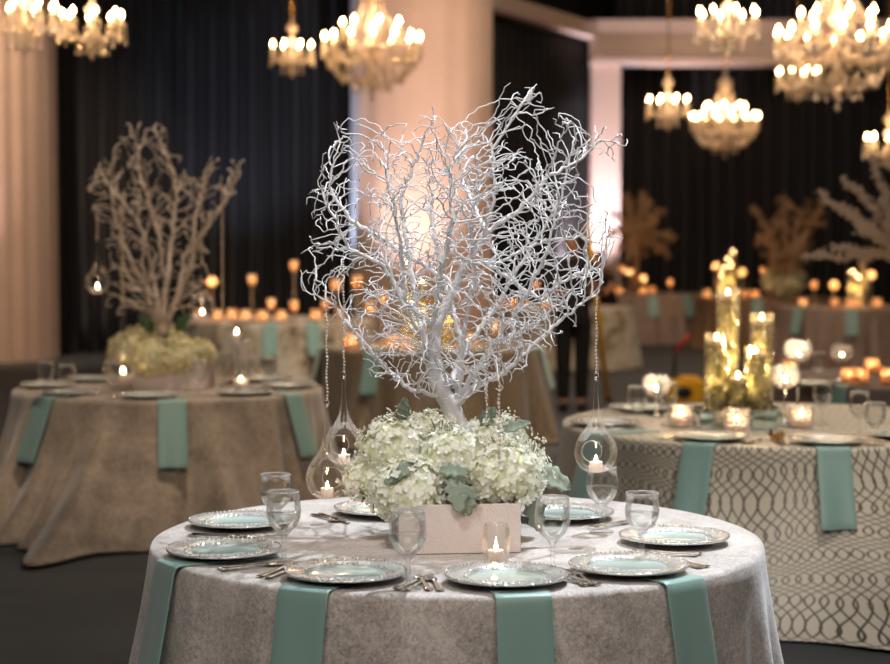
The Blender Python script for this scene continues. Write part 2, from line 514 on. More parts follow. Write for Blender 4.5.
lamp('SPOT', 'added_spot_left_table', (-1.0, 8.3, 6.3), 640, (1, .80, .6), .08, (-1.7, 10.7, .9), 30, .6)  # unseen warm spot, added to light the left table
lamp('AREA', 'added_fill_front', (0, .5, 6.2), 420, (1, .87, .76), 5, (0, 8, .6))  # added soft fill for the cloth sides facing the camera
lamp('SPOT', 'added_spot_far_left_table', (-1.4, 16.4, 6.3), 900, (1, .84, .66), .1, (-1.8, 19.3, .7), 34, .7)  # unseen spot, added to brighten the far cream cloth
lamp('SPOT', 'added_spot_brown_table', (.3, 12.0, 6.3), 520, (1, .82, .62), .1, (-.1, 14.7, .7), 34, .7)  # unseen spot, added to brighten the table behind the branches
lamp('AREA', 'added_fill_hall', (1.5, 14.5, 6.3), 430, (1, .78, .58), 6, (1.5, 16, 0))  # added warm fill for the middle of the hall, no fixture
lamp('AREA', 'added_fill_rear', (3.5, 21.5, 6.3), 230, (1, .74, .54), 4, (3.5, 24, 0))  # added warm fill over the rear tables, no fixture
lamp('SPOT', 'uplight_middle_pillar', (-.55, 21.6, .25), 760, PINK, .08, (-.45, 23.2, 3.3), 60, .9)
lamp('SPOT', 'warm_wash_pillar', (-.9, 19.0, 6.0), 420, (1, .72, .52), .2, (-.3, 23.5, 2.6), 60, .8)
lamp('SPOT', 'warm_wash_left_pillar', (-5.6, 20.0, 6.0), 900, (1, .74, .54), .2, (-6.0, 24, 2.4), 60, .8)
lamp('SPOT', 'uplight_left_pillar', (-6.4, 22.7, .25), 200, PINK, .08, (-6.3, 23.8, 4), 55, .8)
lamp('SPOT', 'uplight_slim_column', (1.98, 28.85, .25), 1500, (1, .82, .89), .08, (2.66, 29.9, 3.3), 60, .9)
lamp('SPOT', 'warm_wash_beam', (4.5, 25.5, 5.8), 150, (1, .76, .66), .2, (5.0, 30, 4.85), 80, .8)
lamp('SPOT', 'blue_uplight_column', (3.5, 29.6, .3), 500, (.4, .65, 1), .06, (2.88, 29.9, 3.0), 22, .6)
lamp('SPOT', 'blue_uplight_curtain', (-2.9, 22.6, .3), 330, (.62, .74, 1), .06, (-2.9, 25.6, 3.4), 50, .9)
lamp('SPOT', 'blue_uplight_pillar', (-1.75, 23.6, .3), 800, (.4, .6, 1), .06, (-1.24, 23.8, 2.6), 26, .6)
w = bpy.data.worlds.new('hall_air'); SC.world = w; w.use_nodes = True
w.node_tree.nodes['Background'].inputs[0].default_value = (.02, .015, .012, 1)
w.node_tree.nodes['Background'].inputs[1].default_value = 1.0

# uplight cans standing on the floor
can = empty('uplight', (0, 0, 0))
tag(can, 'x', 'floor lamp', 'uplights at the pillars')
MB().lathe([(0, 0), (.09, 0), (.09, .012), (.05, .02)], 20).build('base', M['black_plastic'], can)
MB().lathe([(.05, .02), (.085, .05), (.095, .19), (.09, .2), (.08, .19), (.0, .17)], 20).build('lamp_housing', M['black_plastic'], can)
can = Proto(can)
for x, y, lb in [(-.55, 21.6, 'small black uplight can on the floor before the middle draped pillar'), (1.98, 28.85, 'small black uplight can on the floor before the slim white column'),
                 (-6.4, 22.7, 'small black uplight can on the floor before the left draped pillar')]:
    can.put((x, y, 0), 0, lb)

# ------------------------------------------------------------------ tables and cloths
def linen(name, cx, cy, R, mat, label, group, seed, folds=14, amp=.05, flare=.10, lobes=(), h=.762, detail=1.0, hem=.012, flat=.30, drop_extra=0.0):
    """round cloth: flat top, soft edge, skirt falling in folds to the floor"""
    rnd = random.Random(seed)
    n = int(300 * detail)
    comps = [(folds, 1.0, rnd.random() * 7), (folds * 1.63 // 1, .55, rnd.random() * 7), (folds * .5 // 1, .6, rnd.random() * 7), (folds * 2.6 // 1, .22, rnd.random() * 7)]
    vs = []; uv = []; fs = []; uvf = []
    rings = []
    def ring(rf, zf, sdist):
        k = len(vs)
        for i in range(n):
            th = 2 * PI * i / n
            r = rf(th); z = zf(th, r)
            vs.append((r * math.cos(th), r * math.sin(th), z))
        rings.append((k, sdist))
    vs.append((0, 0, h)); 
    tops = [.25, .5, .75, .92]
    for q in tops: ring(lambda th, q=q: R * q, lambda th, r: h, R * q)
    eb = .014
    for a in (0, .5, 1.0):
        an = a * PI / 2
        ring(lambda th, an=an: R - eb + eb * math.sin(an), lambda th, r, an=an: h - eb + eb * math.cos(an), R - eb + an * eb)
    H = h - eb
    N = 26
    def fold(th):
        f = sum(a * math.sin(k * th + p) for k, a, p in comps) / 1.6
        return f
    for k in range(1, N + 1):
        t = k / N
        def rf(th, t=t):
            f = fold(th)
            sp = t ** .8
            r = R + flare * t ** 1.15 + amp * (f + .35) * sp * (.35 + .65 * t)
            for (la, lw, lamp_) in lobes:
                dth = (th - la + PI) % (2 * PI) - PI
                r += lamp_ * t ** 2.1 * math.exp(-(dth / lw) ** 2)
            return max(r, R + .003)
        def zf(th, r, t=t):
            z = h - eb - H * t
            if z < hem: z = hem
            return z + (.012 * math.sin(5 * th + seed) * t if t < 1 else .006 * (1 + math.sin(9 * th + seed)))
        ring(rf, zf, R + .01 + H * t * 1.03)
    # faces
    k0 = rings[0][0]
    for i in range(n):
        j = (i + 1) % n
        fs.append((0, k0 + i, k0 + j))
        uvf.append([(0, 0), vs[k0 + i][:2], vs[k0 + j][:2]])
    for q, ((ka, sa), (kb, sb)) in enumerate(zip(rings, rings[1:])):
        for i in range(n):
            j = (i + 1) % n
            fs.append((ka + i, kb + i, kb + j, ka + j))
            if q < len(tops) - 1 + 1:
                uvf.append([vs[ka + i][:2], vs[kb + i][:2], vs[kb + j][:2], vs[ka + j][:2]])
            else:
                u0 = 2 * PI * i / n * R; u1 = 2 * PI * (i + 1) / n * R
                uvf.append([(u0, sa), (u0, sb), (u1, sb), (u1, sa)])
    mb = MB(); mb.add(vs, fs); mb.uv = uvf
    o = mb.build('tablecloth', mat, loc=(cx, cy, 0))
    sd = o.modifiers.new('cloth', 'SOLIDIFY'); sd.thickness = .002; sd.offset = 1
    tag(o, label, 'tablecloth', group)
    return o

def table(cx, cy, R, label):
    t = empty('banquet_table', (cx, cy, 0)); tag(t, label, 'table')
    MB().lathe([(0, .728), (R - .02, .728), (R - .012, .732), (R - .012, .752), (R - .02, .756), (0, .756)], 64).build('tabletop', M['table_wood'], t)
    for k in range(4):
        a = PI / 4 + k * PI / 2; q = R * .55
        MB().tube([(q * math.cos(a), q * math.sin(a), .728), (q * math.cos(a), q * math.sin(a), .0)], .016, 8).build('leg', M['metal_dark'], t)
    return t

T1 = (.036, 5.40); T2 = (1.655, 8.73); T3 = (-1.655, 10.75)
R1 = .915; R2 = 1.08; R3 = .915
for (x, y), R, lb in ((T1, R1, 'round banquet table hidden under the silver crushed cloth in front'), (T2, R2, 'round banquet table hidden under the wavy-lined cloth'), (T3, R3, 'round banquet table hidden under the taupe cloth at left')):
    table(x, y, R, lb)
linen('', *T1, R1, M['cloth_front'], 'silver-taupe crushed cloth on the nearest round table, with the white branch centrepiece', None, 3, 15, .08, .05, detail=1.6)
def ang(T, px, py=None, Y=None):
    p = W(px, py, Y); return math.atan2(p.y - T[1], p.x - T[0])
linen('', *T2, R2, M['cloth_wave'], 'pale cloth with interlaced dark wavy lines, on the table with glass cylinders', None, 8, 9, .085, .11,
      lobes=[(math.radians(-78), .8, .27), (math.radians(-82), .16, .13), (math.radians(-64), .10, -.14), (math.radians(-52), .13, .10), (math.radians(-112), .2, .06)], detail=1.8)
linen('', *T3, R3, M['cloth_left'], 'taupe floor-length cloth on the round table at left with tan branches', None, 5, 19, .12, .09,
      lobes=[(math.radians(-108), .80, .42), (math.radians(-103), .13, .26), (math.radians(-120), .10, -.12), (math.radians(-78), .12, -.14), (math.radians(-60), .2, .12)], detail=1.4)
# further tables (only their cloths show)
T4 = (-.11, 14.85); T5 = (-1.82, 19.5); T6 = (1.50, 22.9); T7 = (3.02, 11.5)
T8 = (3.15, 28.3); T9 = (4.75, 26.6); T10 = (5.2, 23.2)
linen('', *T4, R1, M['cloth_wave_brown'], 'brownish cloth with faint wavy lines on the table behind the white branches', None, 14, 14, .09, .08)
linen('', *T5, R1 * 1.15, M['cloth_mottled'], 'cream cloth with dark floral blotches on the far table under the dark curtain', None, 15, 9, .03, .05)
linen('', *T6, R1, M['cloth_mottled'], 'cream mottled cloth on the far table behind the person in black', None, 16, 9, .03, .05)
linen('', *T7, R1, M['cloth_purple'], 'plum-grey cloth on the table behind the wavy-lined one, cut by the right edge', None, 17, 12, .04, .06)
linen('', *T8, R1, M['cloth_grey'], 'grey pleated cloth on the far table below the palm-like branches', None, 18, 24, .09, .05)
linen('', *T9, R1 * 1.1, M['cloth_brown'], 'brown pleated cloth on the far table below the vase-shaped branches', None, 19, 24, .09, .05)
linen('', *T10, R1, M['cloth_grey'], 'grey pleated cloth on the far table at the right edge with amber vases', None, 20, 26, .09, .05)

# ------------------------------------------------------------------ napkins
def napkin(T, R, th, wdt, drop, label, group, tilt=0.0, flare=.10, seed=0, inner=.30):
    """folded strip: lies on the table under the plate, bends over the edge, hangs"""
    rnd = random.Random(seed)
    ca, sa = math.cos(th), math.sin(th)
    c = Vector((T[0] + (R) * ca, T[1] + (R) * sa, 0))
    prof = [(-inner, .767), (-inner * .5, .767), (-.03, .768), (.0, .767), (.010, .762), (.016, .750), (.019, .735)]
    N = 8
    for k in range(1, N + 1):
        t = k / N
        prof.append((.019 + t * drop * flare + .012 * t, .735 - drop * t))
    vs = []; fs = []; nw = 6
    for i, (o_, z) in enumerate(prof):
        tt = max(0, (.74 - z) / drop)
        for k in range(nw + 1):
            s = (k / nw - .5) * wdt * (1 + .04 * tt)
            sag = .006 * math.sin(k / nw * PI * 2 + seed) * tt
            vs.append((o_ + sag, s + tilt * tt * drop, z + (0.004 * (k / nw - .5) * tt)))
    m = len(prof)
    for i in range(m - 1):
        for k in range(nw):
            a = i * (nw + 1) + k
            fs.append((a, a + 1, a + nw + 2, a + nw + 1))
    o = MB().add(vs, fs).build('napkin', M['mint'], loc=(c.x, c.y, 0), rz=th)
    sd = o.modifiers.new('layers', 'SOLIDIFY'); sd.thickness = .006; sd.offset = 0
    bv = o.modifiers.new('soft', 'BEVEL'); bv.width = .002; bv.segments = 2
    tag(o, label, 'napkin', group)
    return o

# ------------------------------------------------------------------ tableware
def make_charger():
    r = empty('charger_plate'); tag(r, 'x', 'plate')
    MB().lathe([(.104, .004), (.112, .012), (.120, .016), (.158, .020), (.163, .019), (.163, .015), (.118, .009), (.106, .0), (.104, .004)], 72).build('rim', M['charger_rim'], r)
    MB().lathe([(0, .006), (.095, .0065), (.106, .010), (.106, .004), (.0, .001)], 48).build('well', M['charger_well'], r)
    b = MB()
    for k in range(72):
        a = 2 * PI * k / 72; b.ball((.160 * math.cos(a), .160 * math.sin(a), .0205), .0034, 6, 4)
    for k in range(44):
        a = 2 * PI * k / 44; b.ball((.112 * math.cos(a), .112 * math.sin(a), .0145), .0026, 6, 4)
    tag(b.build('beading', M['bead_silver'], r), kind='stuff')
    return r
def make_goblet(rn=.036, h=.20):
    r = empty('water_goblet'); tag(r, 'x', 'wine glass')
    k = h / .2
    prof = [(0, .001), (.036, .001), (.037, .003), (.02, .008), (.007, .016), (.0052, .03), (.0075, .045), (.0050, .055), (.0058, .07), (.014, .084), (.031, .104), (.040, .128), (.0415, .148), (.039, .175), (rn + .001, .20),
            (rn - .0006, .20), (.0375, .175), (.040, .148), (.0385, .128), (.030, .106), (.013, .087), (0, .082)]
    MB().lathe([(a * (1.17 if z > .08 else 1), z * k) for a, z in prof], 40).build('bowl', M['glass'], r)
    MB().lathe([(0, .0835 * k), (.0125 * 1.17, .088 * k), (.0295 * 1.16, .107 * k), (.038 * 1.16, .1285 * k), (.0393 * 1.16, .140 * k), (0, .140 * k)], 32).build('water', M['water'], r)
    rn *= 1.17
    MB().lathe([(rn + .001, .199 * k), (rn + .0016, .2005 * k), (rn + .0004, .2018 * k), (rn - .0008, .2005 * k), (rn - .0004, .199 * k)], 40).build('rim', M['crystal'], r)
    return r
def cutlery_base(name, cat, L):
    r = empty(name); tag(r, 'x', cat)
    b = MB(); vs = []; fs = []
    st = [(0, .010, .0025), (.01, .011, .003), (.05, .007, .003), (.11, .0045, .004), (L, .004, .005)]
    for x, w_, z in st:
        for y, zz in ((-w_, z), (-w_, z + .0022), (0, z + .0035), (w_, z + .0022), (w_, z)): vs.append((x, y, zz))
    for i in range(len(st) - 1):
        for k in range(5):
            j = (k + 1) % 5; fs.append((i * 5 + k, i * 5 + j, (i + 1) * 5 + j, (i + 1) * 5 + k))
    fs.append((0, 1, 2, 3, 4))
    b.add(vs, fs).build('handle', M['silver'], r)
    return r
def make_fork():
    r = cutlery_base('dinner_fork', 'fork', .13)
    b = MB().box((.142, 0, .006), (.028, .022, .003))
    for k in range(4): b.tube([(.155, (k - 1.5) * .006, .006), (.175, (k - 1.5) * .006, .0045), (.197, (k - 1.5) * .0055, .008)], [.0022, .002, .001], 5)
    b.build('tines', M['silver'], r); return r
def make_knife():
    r = cutlery_base('dinner_knife', 'knife', .12)
    vs = [(.12, -.007, .003), (.12, .006, .003), (.20, .009, .003), (.225, .004, .003), (.22, -.007, .003)]
    vs = vs + [(a, c, .0055) for a, c, d in vs]
    fs = [(4, 3, 2, 1, 0), (5, 6, 7, 8, 9)] + [(i, (i + 1) % 5, 5 + (i + 1) % 5, 5 + i) for i in range(5)]
    MB().add(vs, fs).build('blade', M['silver'], r); return r
def make_spoon():
    r = cutlery_base('dinner_spoon', 'spoon', .13)
    b = MB(); b.lathe([(0, -.006), (.011, -.004), (.018, 0), (.0175, .001), (.010, -.002), (0, -.004)], 20)
    b.v = [(x * 1.5 + .155, y, z + .0075) for x, y, z in b.v]
    b.build('bowl', M['silver'], r); return r

# ------------------------------------------------------------------ front table setting
ZT = .7655
charger = Proto(make_charger()); goblet = Proto(make_goblet()); tumbler = Proto(make_goblet(.0385, .185))
fork = Proto(make_fork()); knife = Proto(make_knife()); spoon = Proto(make_spoon())

def setting(T, p, zl, names, forks=2, doknife=True, dospoon=True, zt=.7655, grp='front table'):
    """plate at p with its cutlery, facing the table centre"""
    th = math.atan2(p[1] - T[1], p[0] - T[0])
    n = Vector((math.cos(th), math.sin(th), 0)); r = Vector((-n.y, n.x, 0))
    P = Vector((p[0], p[1], zt))
    PLATES.append((P.x, P.y))
    charger.put(P + Vector((0, 0, zl)), th, names[0], 'charger plates')
    q = lambda off, back: (P + r * off + n * back)
    lab = names[1]
    for k in range(forks):
        fork.put(q(-.190 - .026 * k, .09 - .01 * k), th + PI + .03 * (k - .5), f'{("inner", "outer")[k]} silver fork of the {lab}' if forks == 2 else f'silver fork of the {lab}', 'dinner forks')
    if doknife: knife.put(q(.187, .09), th + PI - .02, f'silver knife of the {lab}', 'dinner knives')
    if dospoon: spoon.put(q(.214, .09), th + PI + .03, f'silver spoon of the {lab}', 'dinner spoons')
    return th

front = [((523, 590), 'front plate over the centre napkin'), ((323, 580), 'front plate over the left-hand napkin'), ((213, 550), 'plate at the left rim of the front table'),
         ((241, 520), 'second plate back on the left rim'), ((384, 508), 'plate hidden behind the hydrangeas'), ((563, 512), 'plate behind the box on the right'),
         ((674, 536), 'upper plate at the right rim'), ((674, 574), 'lower plate at the right rim, over a napkin')]
for (px, py), nm in front:
    p = G(px, py, .785); d = Vector((p.x - T1[0], p.y - T1[1]))
    if d.length > .745: d *= .745 / d.length
    p = (T1[0] + d.x, T1[1] + d.y)
    setting(T1, p, .005, ('mint glass charger, the ' + nm, nm))
for k, (px, py, lb) in enumerate([(285, 598, 'mint napkin hanging below the front-left plate'), (534, 607, 'mint napkin hanging at the front centre of the silver cloth'),
                      (734, 592, 'mint napkin hanging at the right rim of the silver cloth'), (152, 566, 'mint napkin hanging at the left end of the silver cloth')]):
    p = G(px, py, .762); th = math.atan2(p.y - T1[1], p.x - T1[0])
    napkin(T1, R1 + .004, th, .145, .42, lb, 'mint napkins on the front table', seed=k, flare=.16)
for px, by, pr, lb in [(284, 563, goblet, 'stemmed water glass, nearer of the two at the left of the front table'), (276, 535, tumbler, 'stemmed water glass, farther of the two at the left of the front table'),
                       (408, 588, goblet, 'stemmed water glass in front of the white box, left-hand'), (551, 573, goblet, 'stemmed water glass by the right corner of the white box'),
                       (602, 532, goblet, 'stemmed water glass directly under the right hanging teardrop'), (639, 561, tumbler, 'stemmed water glass between the two right plates')]:
    g = G(px, by, .767); gx, gy_ = clear_of_plates(g.x, g.y)
    pr.put((gx, gy_, .7665), 0.3, lb, 'water glasses on the front table')

# ------------------------------------------------------------------ candles
def flame_mesh(r, h, mat):
    b = MB(); b.lathe([(0, 0), (r * .7, h * .12), (r, h * .3), (r * .75, h * .55), (r * .3, h * .85), (0, h)], 10)
    return b
def make_tealight(r=.019, h=.030, fr=.0050, fh=.024, flame='flame'):
    t = MB().lathe([(0, 0), (r * .97, 0), (r, .003), (r, h), (r * .86, h), (r * .82, h - .004), (0, h - .006)], 20).build('candle', M['wax'])
    tag(t, 'x', 'candle')
    flame_mesh(fr, fh, M[flame]).build('flame', M[flame], t, (0, 0, h - .004))
    MB().tube([(0, 0, h - .007), (.0008, 0, h + .002)], .0008, 5).build('wick', M['metal_dark'], t)
    return t
tealight = Proto(make_tealight())
far_candle = Proto(make_tealight(.022, .028, .010, .030, 'flame_far'))
float_candle = Proto(make_tealight(.040, .028, .0085, .032, 'flame_far'))

# ------------------------------------------------------------------ branches
def in_poly(x, y, poly):
    c = False; n = len(poly)
    for i in range(n):
        x1, y1 = poly[i]; x2, y2 = poly[(i + 1) % n]
        if (y1 > y) != (y2 > y) and x < (x2 - x1) * (y - y1) / (y2 - y1) + x1: c = not c
    return c
def colonize(paths, attr, step, infl, kill, seed, jit=.25, iters=160, up=.0, flow=0.0, org=(0, 0, 0), inert=.35):
    rng = np.random.default_rng(seed)
    nodes = []; par = []
    for path in paths:
        prev = -1
        pts = [np.array(p, float) for p in path]
        if nodes:
            A = np.array(nodes); prev = int(np.argmin(((A - pts[0]) ** 2).sum(1)))
            cur = np.array(nodes[prev])
        else:
            nodes.append(pts[0]); par.append(-1); prev = 0; cur = pts[0]
        for q in pts[1:]:
            L = np.linalg.norm(q - cur); k = max(1, int(round(L / step)))
            a = cur.copy()
            for j in range(1, k + 1):
                p = a + (q - a) * j / k + rng.normal(0, step * .12, 3) * (1 if j < k else 0)
                nodes.append(p); par.append(prev); prev = len(nodes) - 1
            cur = q
    A = np.array(attr); N = np.array(nodes)
    near = np.full(len(A), -1); nd = np.full(len(A), 1e9)
    def upd(start):
        nonlocal nd, near
        new = N[start:]
        if len(new) == 0: return
        D = np.linalg.norm(A[:, None] - new[None], axis=2)
        m = D.min(1); am = D.argmin(1) + start
        k = m < nd; nd = np.where(k, m, nd); near = np.where(k, am, near)
    upd(0)
    par = list(par); dead = set()
    for it in range(iters):
        act = (nd < infl) & (nd > kill)
        if not act.any(): break
        s0 = len(N); grow = {}
        for ai in np.where(act)[0]: grow.setdefault(int(near[ai]), []).append(ai)
        newp = []
        for k, ais in grow.items():
            if (k, len(ais)) in dead and rng.random() < .6: continue
            d = A[ais] - N[k]; d /= np.linalg.norm(d, axis=1)[:, None]
            v = d.sum(0); v = v / (np.linalg.norm(v) + 1e-6) + rng.normal(0, jit, 3)
            o_ = N[k] - np.array(org); v = v + o_ / np.linalg.norm(o_) * flow
            if par[k] >= 0:
                v = v + (N[k] - N[par[k]]) / step * inert
            L = np.linalg.norm(v)
            if L < 1e-6: continue
            p = N[k] + v / L * step
            newp.append(p); par.append(k); dead.add((k, len(ais)))
        if not newp: continue
        N = np.vstack([N, np.array(newp)]); upd(s0)
        keep = nd > kill
        A = A[keep]; nd = nd[keep]; near = near[keep]
        if len(A) == 0 or len(N) > 14000: break
    return N, par
def prune(N, par, k):
    """drop side twigs shorter than k steps"""
    n = len(N); ch = [[] for _ in range(n)]
    for i, p in enumerate(par):
        if p >= 0: ch[p].append(i)
    dead = set()
    for i in range(n):
        if ch[i]: continue
        c = [i]; q = par[i]
        while q >= 0 and len(ch[q]) == 1: c.append(q); q = par[q]
        if q >= 0 and len(c) < k: dead.update(c)
    keep = [i for i in range(n) if i not in dead]; m = {o: j for j, o in enumerate(keep)}
    return N[keep], [m[par[i]] if par[i] >= 0 else -1 for i in keep]
def branch_mesh(N, par, tip, ex, maxr, jit, seed, sides=5, trunk_sides=8, taper_tip=.55, boost=0.0):
    rng = np.random.default_rng(seed)
    n = len(N); ch = [[] for _ in range(n)]
    for i, p in enumerate(par):
        if p >= 0: ch[p].append(i)
    rad = np.zeros(n); size = np.ones(n)
    for i in range(n - 1, -1, -1):
        if not ch[i]: rad[i] = tip
        else: rad[i] = min(maxr, sum(rad[c] ** ex for c in ch[i]) ** (1 / ex)); 
        rad[i] = max(rad[i], tip)
        for c in ch[i]: size[i] += size[c]
    if boost:
        dd = np.linalg.norm(N - N[0], axis=1); rad = np.where(rad > maxr * .3, rad * (1 + boost * np.exp(-(dd / .34) ** 2)), rad)
    P = N + rng.normal(0, jit, N.shape) * np.clip(1 - rad / maxr, .1, 1)[:, None]
    mb = MB(); stack = [(0, -1)]
    while stack:
        s, p0 = stack.pop()
        path = [s]; cur = s
        while ch[cur]:
            k = sorted(ch[cur], key=lambda c: -size[c])
            for c in k[1:]: stack.append((c, cur))
            cur = k[0]; path.append(cur)
        pts = [P[i] for i in path]; rr = [rad[i] for i in path]
        if p0 >= 0:
            pts = [P[p0]] + pts; rr = [min(rr[0] * 1.05, rad[p0])] + rr
        if len(pts) < 2: continue
        rr[-1] *= taper_tip
        mb.tube(pts, rr, trunk_sides if max(rr) > maxr * .35 else sides, caps=True)
    return mb, P
def px_poly_attr(poly, Y, n, depth, seed, cx, zlo=None, shell=.0):
    rnd = random.Random(seed); out = []
    xs_ = [p[0] for p in poly]; ys_ = [p[1] for p in poly]
    while len(out) < n:
        x = rnd.uniform(min(xs_), max(xs_)); y = rnd.uniform(min(ys_), max(ys_))
        if not in_poly(x, y, poly): continue
        k = max(.15, 1 - ((x - cx) / ((max(xs_) - min(xs_)) * .56)) ** 2) ** .5
        d = rnd.uniform(-1, 1) * depth * k
        w_ = W(x, y, Y + d); out.append(tuple(w_))
    return out
def tree_obj(name, N, par, base, mat, label, cat, tip, ex, maxr, jit, seed, group=None, boost=0.0, extra=None):
    b, P = branch_mesh(N, par, tip, ex, maxr, jit, seed, boost=boost)
    if extra:
        b2, P2 = branch_mesh(extra[0], extra[1], tip, ex, maxr * .7, jit, seed + 1); b.add(b2.v, b2.f)
    bx, by, bz = base
    b.v = [(x - bx, y - by, z - bz) for x, y, z in b.v]
    o = b.build(name, mat, loc=base)
    tag(o, label, cat, group)
    return o, P

Y1 = 5.42
f = lambda x, y, dy=0.0: tuple(W(x, y, Y1 + dy))
base1 = f(458, 478)
poly1 = [(306, 205), (320, 180), (332, 122), (352, 128), (368, 150), (392, 132), (412, 138), (432, 108), (455, 130), (478, 122), (500, 128), (508, 84), (528, 96), (546, 92), (550, 112), (566, 122), (590, 132), (622, 142),
         (612, 168), (590, 178), (598, 205), (622, 238), (600, 262), (606, 290), (584, 312), (560, 345), (520, 372), (505, 398), (470, 405), (430, 402), (400, 392), (362, 372), (352, 345), (328, 318), (308, 292), (300, 262), (318, 240)]
paths1 = [[base1, f(462, 432), f(450, 405), f(434, 376), f(436, 330, .02), f(452, 290, .03), f(468, 262, .0), f(486, 232, -.03), (f(496, 190, -.04)), f(492, 150, .0), f(512, 118), f(530, 96)],
          [f(446, 398), f(404, 386, -.04), f(380, 362, -.06), f(352, 330, -.1), f(334, 306, -.12), f(306, 290, -.12)],
          [f(452, 408), f(474, 388, -.06), f(505, 372, -.14), f(540, 340, -.17), f(575, 308, -.18), f(600, 292, -.15)],
          [f(452, 290), f(420, 262, .05), f(385, 240, .06), f(352, 222, .04), f(330, 190, .04), f(334, 158, .04)],
          [f(436, 330), f(404, 300, -.1), f(380, 262, -.14), f(350, 250, -.15), f(318, 186, -.12)],
          [f(486, 232), f(520, 210, -.02), f(548, 175, -.05), f(580, 160), f(600, 140), f(622, 146)],
          [f(468, 262), f(500, 262, .1), f(545, 240, .15), f(580, 236, .12), f(604, 246, .1)],
          [f(404, 300, -.1), f(400, 240, -.2), f(388, 180, -.18), f(384, 134, -.15)],
          [f(486, 232), f(462, 180, .15), f(455, 132, .15)],
          [f(500, 300), f(540, 300, .05), f(572, 275, .08), f(600, 268, .06)],
          [f(430, 372), f(418, 320, .15), f(410, 260, .22), f(400, 200, .25), f(420, 150, .2), f(434, 112, .1)],
          [f(446, 396), f(466, 350, .12), f(500, 300, .25), f(530, 250, .28), f(560, 200, .2)],
          [f(436, 330), f(440, 280, -.15), f(452, 220, -.25), f(450, 170, -.2), f(470, 130, -.1)]]
at1 = px_poly_attr(poly1, Y1, 2100, .40, 5, 455)
N1, par1 = colonize(paths1, at1, .0165, .19, .0235, 7, jit=.26, flow=.6, org=f(452, 470), inert=.6)
N1, par1 = prune(N1, par1, 3)
polyc = [(372, 215), (392, 172), (430, 150), (470, 160), (510, 150), (550, 175), (580, 235), (590, 285), (556, 330), (505, 372), (470, 396), (440, 396), (400, 368), (364, 320), (356, 262)]
pathsc = [[f(452, 440, .03), f(458, 400, .06), f(462, 340, .0), f(474, 280, -.1), f(470, 220, -.18), f(480, 170, -.15)],
          [f(458, 400, .06), f(490, 350, .05), f(524, 300, .0), f(548, 250, -.1), f(560, 196, -.12)],
          [f(458, 390, .06), f(425, 345, -.12), f(396, 290, -.2), f(378, 232, -.2)],
          [f(462, 340, .0), f(440, 270, .12), f(430, 200, .16)], [f(490, 350), f(540, 322, -.1), f(580, 282, -.14)]]
Nc, parc = colonize(pathsc, px_poly_attr(polyc, Y1, 900, .30, 6, 470), .0165, .18, .030, 8, jit=.28, flow=.55, org=f(452, 470), inert=.6)
Nc, parc = prune(Nc, parc, 3)
tree1, P1 = tree_obj('manzanita_branch', N1, par1, base1, M['bark_white'], 'white-painted leafless branches rising from the hydrangeas on the front table', 'branches', .0018, 2.75, .033, .0024, 9, boost=.75, extra=(Nc, parc))

# left table branches
Y3 = T3[1]
g = lambda x, y, dy=0.0: tuple(W(x, y, Y3 + dy))
poly3 = [(86, 186), (98, 168), (104, 160), (116, 166), (120, 140), (132, 128), (143, 128), (146, 146), (155, 130), (168, 144), (176, 160), (184, 172), (196, 176), (202, 164), (212, 158), (226, 170), (242, 166), (238, 196), (226, 212), (206, 236),
         (210, 262), (203, 292), (190, 318), (172, 334), (142, 334), (120, 318), (108, 292), (112, 262), (104, 232), (94, 212)]
base3 = g(162, 362)
paths3 = [[base3, g(162, 335), g(158, 300), g(150, 262, .03), g(140, 225, .05), g(122, 200), g(104, 180), g(90, 186)],
          [g(162, 335), g(166, 290, -.05), g(160, 240, -.1), g(150, 205, -.1), g(140, 175), g(136, 135)],
          [g(162, 335), g(178, 295), g(184, 255, .05), g(205, 232), g(226, 200), g(238, 168)],
          [g(166, 290), g(172, 240, .1), g(176, 200, .12), g(170, 165), g(158, 136)],
          [g(158, 300), g(136, 272, -.05), g(122, 240, -.1), g(112, 205, -.1), g(112, 165)],
          [g(178, 295), g(192, 262, -.1), g(196, 215, -.1), g(204, 185), g(208, 160)],
          [g(162, 335), g(148, 300, -.12), g(142, 262, -.15), g(150, 215, -.15)]]
at3 = px_poly_attr(poly3, Y3, 800, .36, 15, 163)
N3, par3 = colonize(paths3, at3, .026, .24, .042, 17, jit=.22, flow=.8, org=g(162, 370), inert=.6)
N3, par3 = prune(N3, par3, 3)
tree3, P3 = tree_obj('manzanita_branch', N3, par3, base3, M['bark_tan'], 'tan leafless branches rising from cream hydrangeas on the left table', 'branches', .0034, 2.75, .034, .004, 19)

# far vase-shaped branches on T9
Y9 = T9[1]
h9 = lambda x, y, dy=0.0: tuple(W(x, y, Y9 + dy))
poly9 = [(752, 208), (765, 222), (775, 206), (788, 202), (795, 208), (808, 206), (822, 200), (824, 225), (812, 245), (806, 268), (798, 282), (772, 282), (766, 262), (758, 240)]
base9 = (h9(783, 300)[0], Y9, .80)
paths9 = [[base9, h9(783, 284), h9(780, 260), h9(770, 235), h9(755, 210)], [h9(783, 285), h9(788, 255), h9(784, 225), h9(784, 205)], [h9(783, 285), h9(796, 255), h9(808, 230), h9(822, 204)],
          [h9(783, 285), h9(792, 250, .2), h9(800, 212, .3)], [h9(783, 285), h9(774, 262, -.2), h9(772, 230, -.3)]]
N9, par9 = colonize(paths9, px_poly_attr(poly9, Y9, 260, .5, 25, 788), .06, .5, .08, 27, jit=.3, flow=.9, org=h9(783, 310))
tree_obj('manzanita_branch', N9, par9, base9, M['bark_far'], 'blurred tan branches fanning up in a vase shape on a far table', 'branches', .012, 2.4, .16, .01, 29)

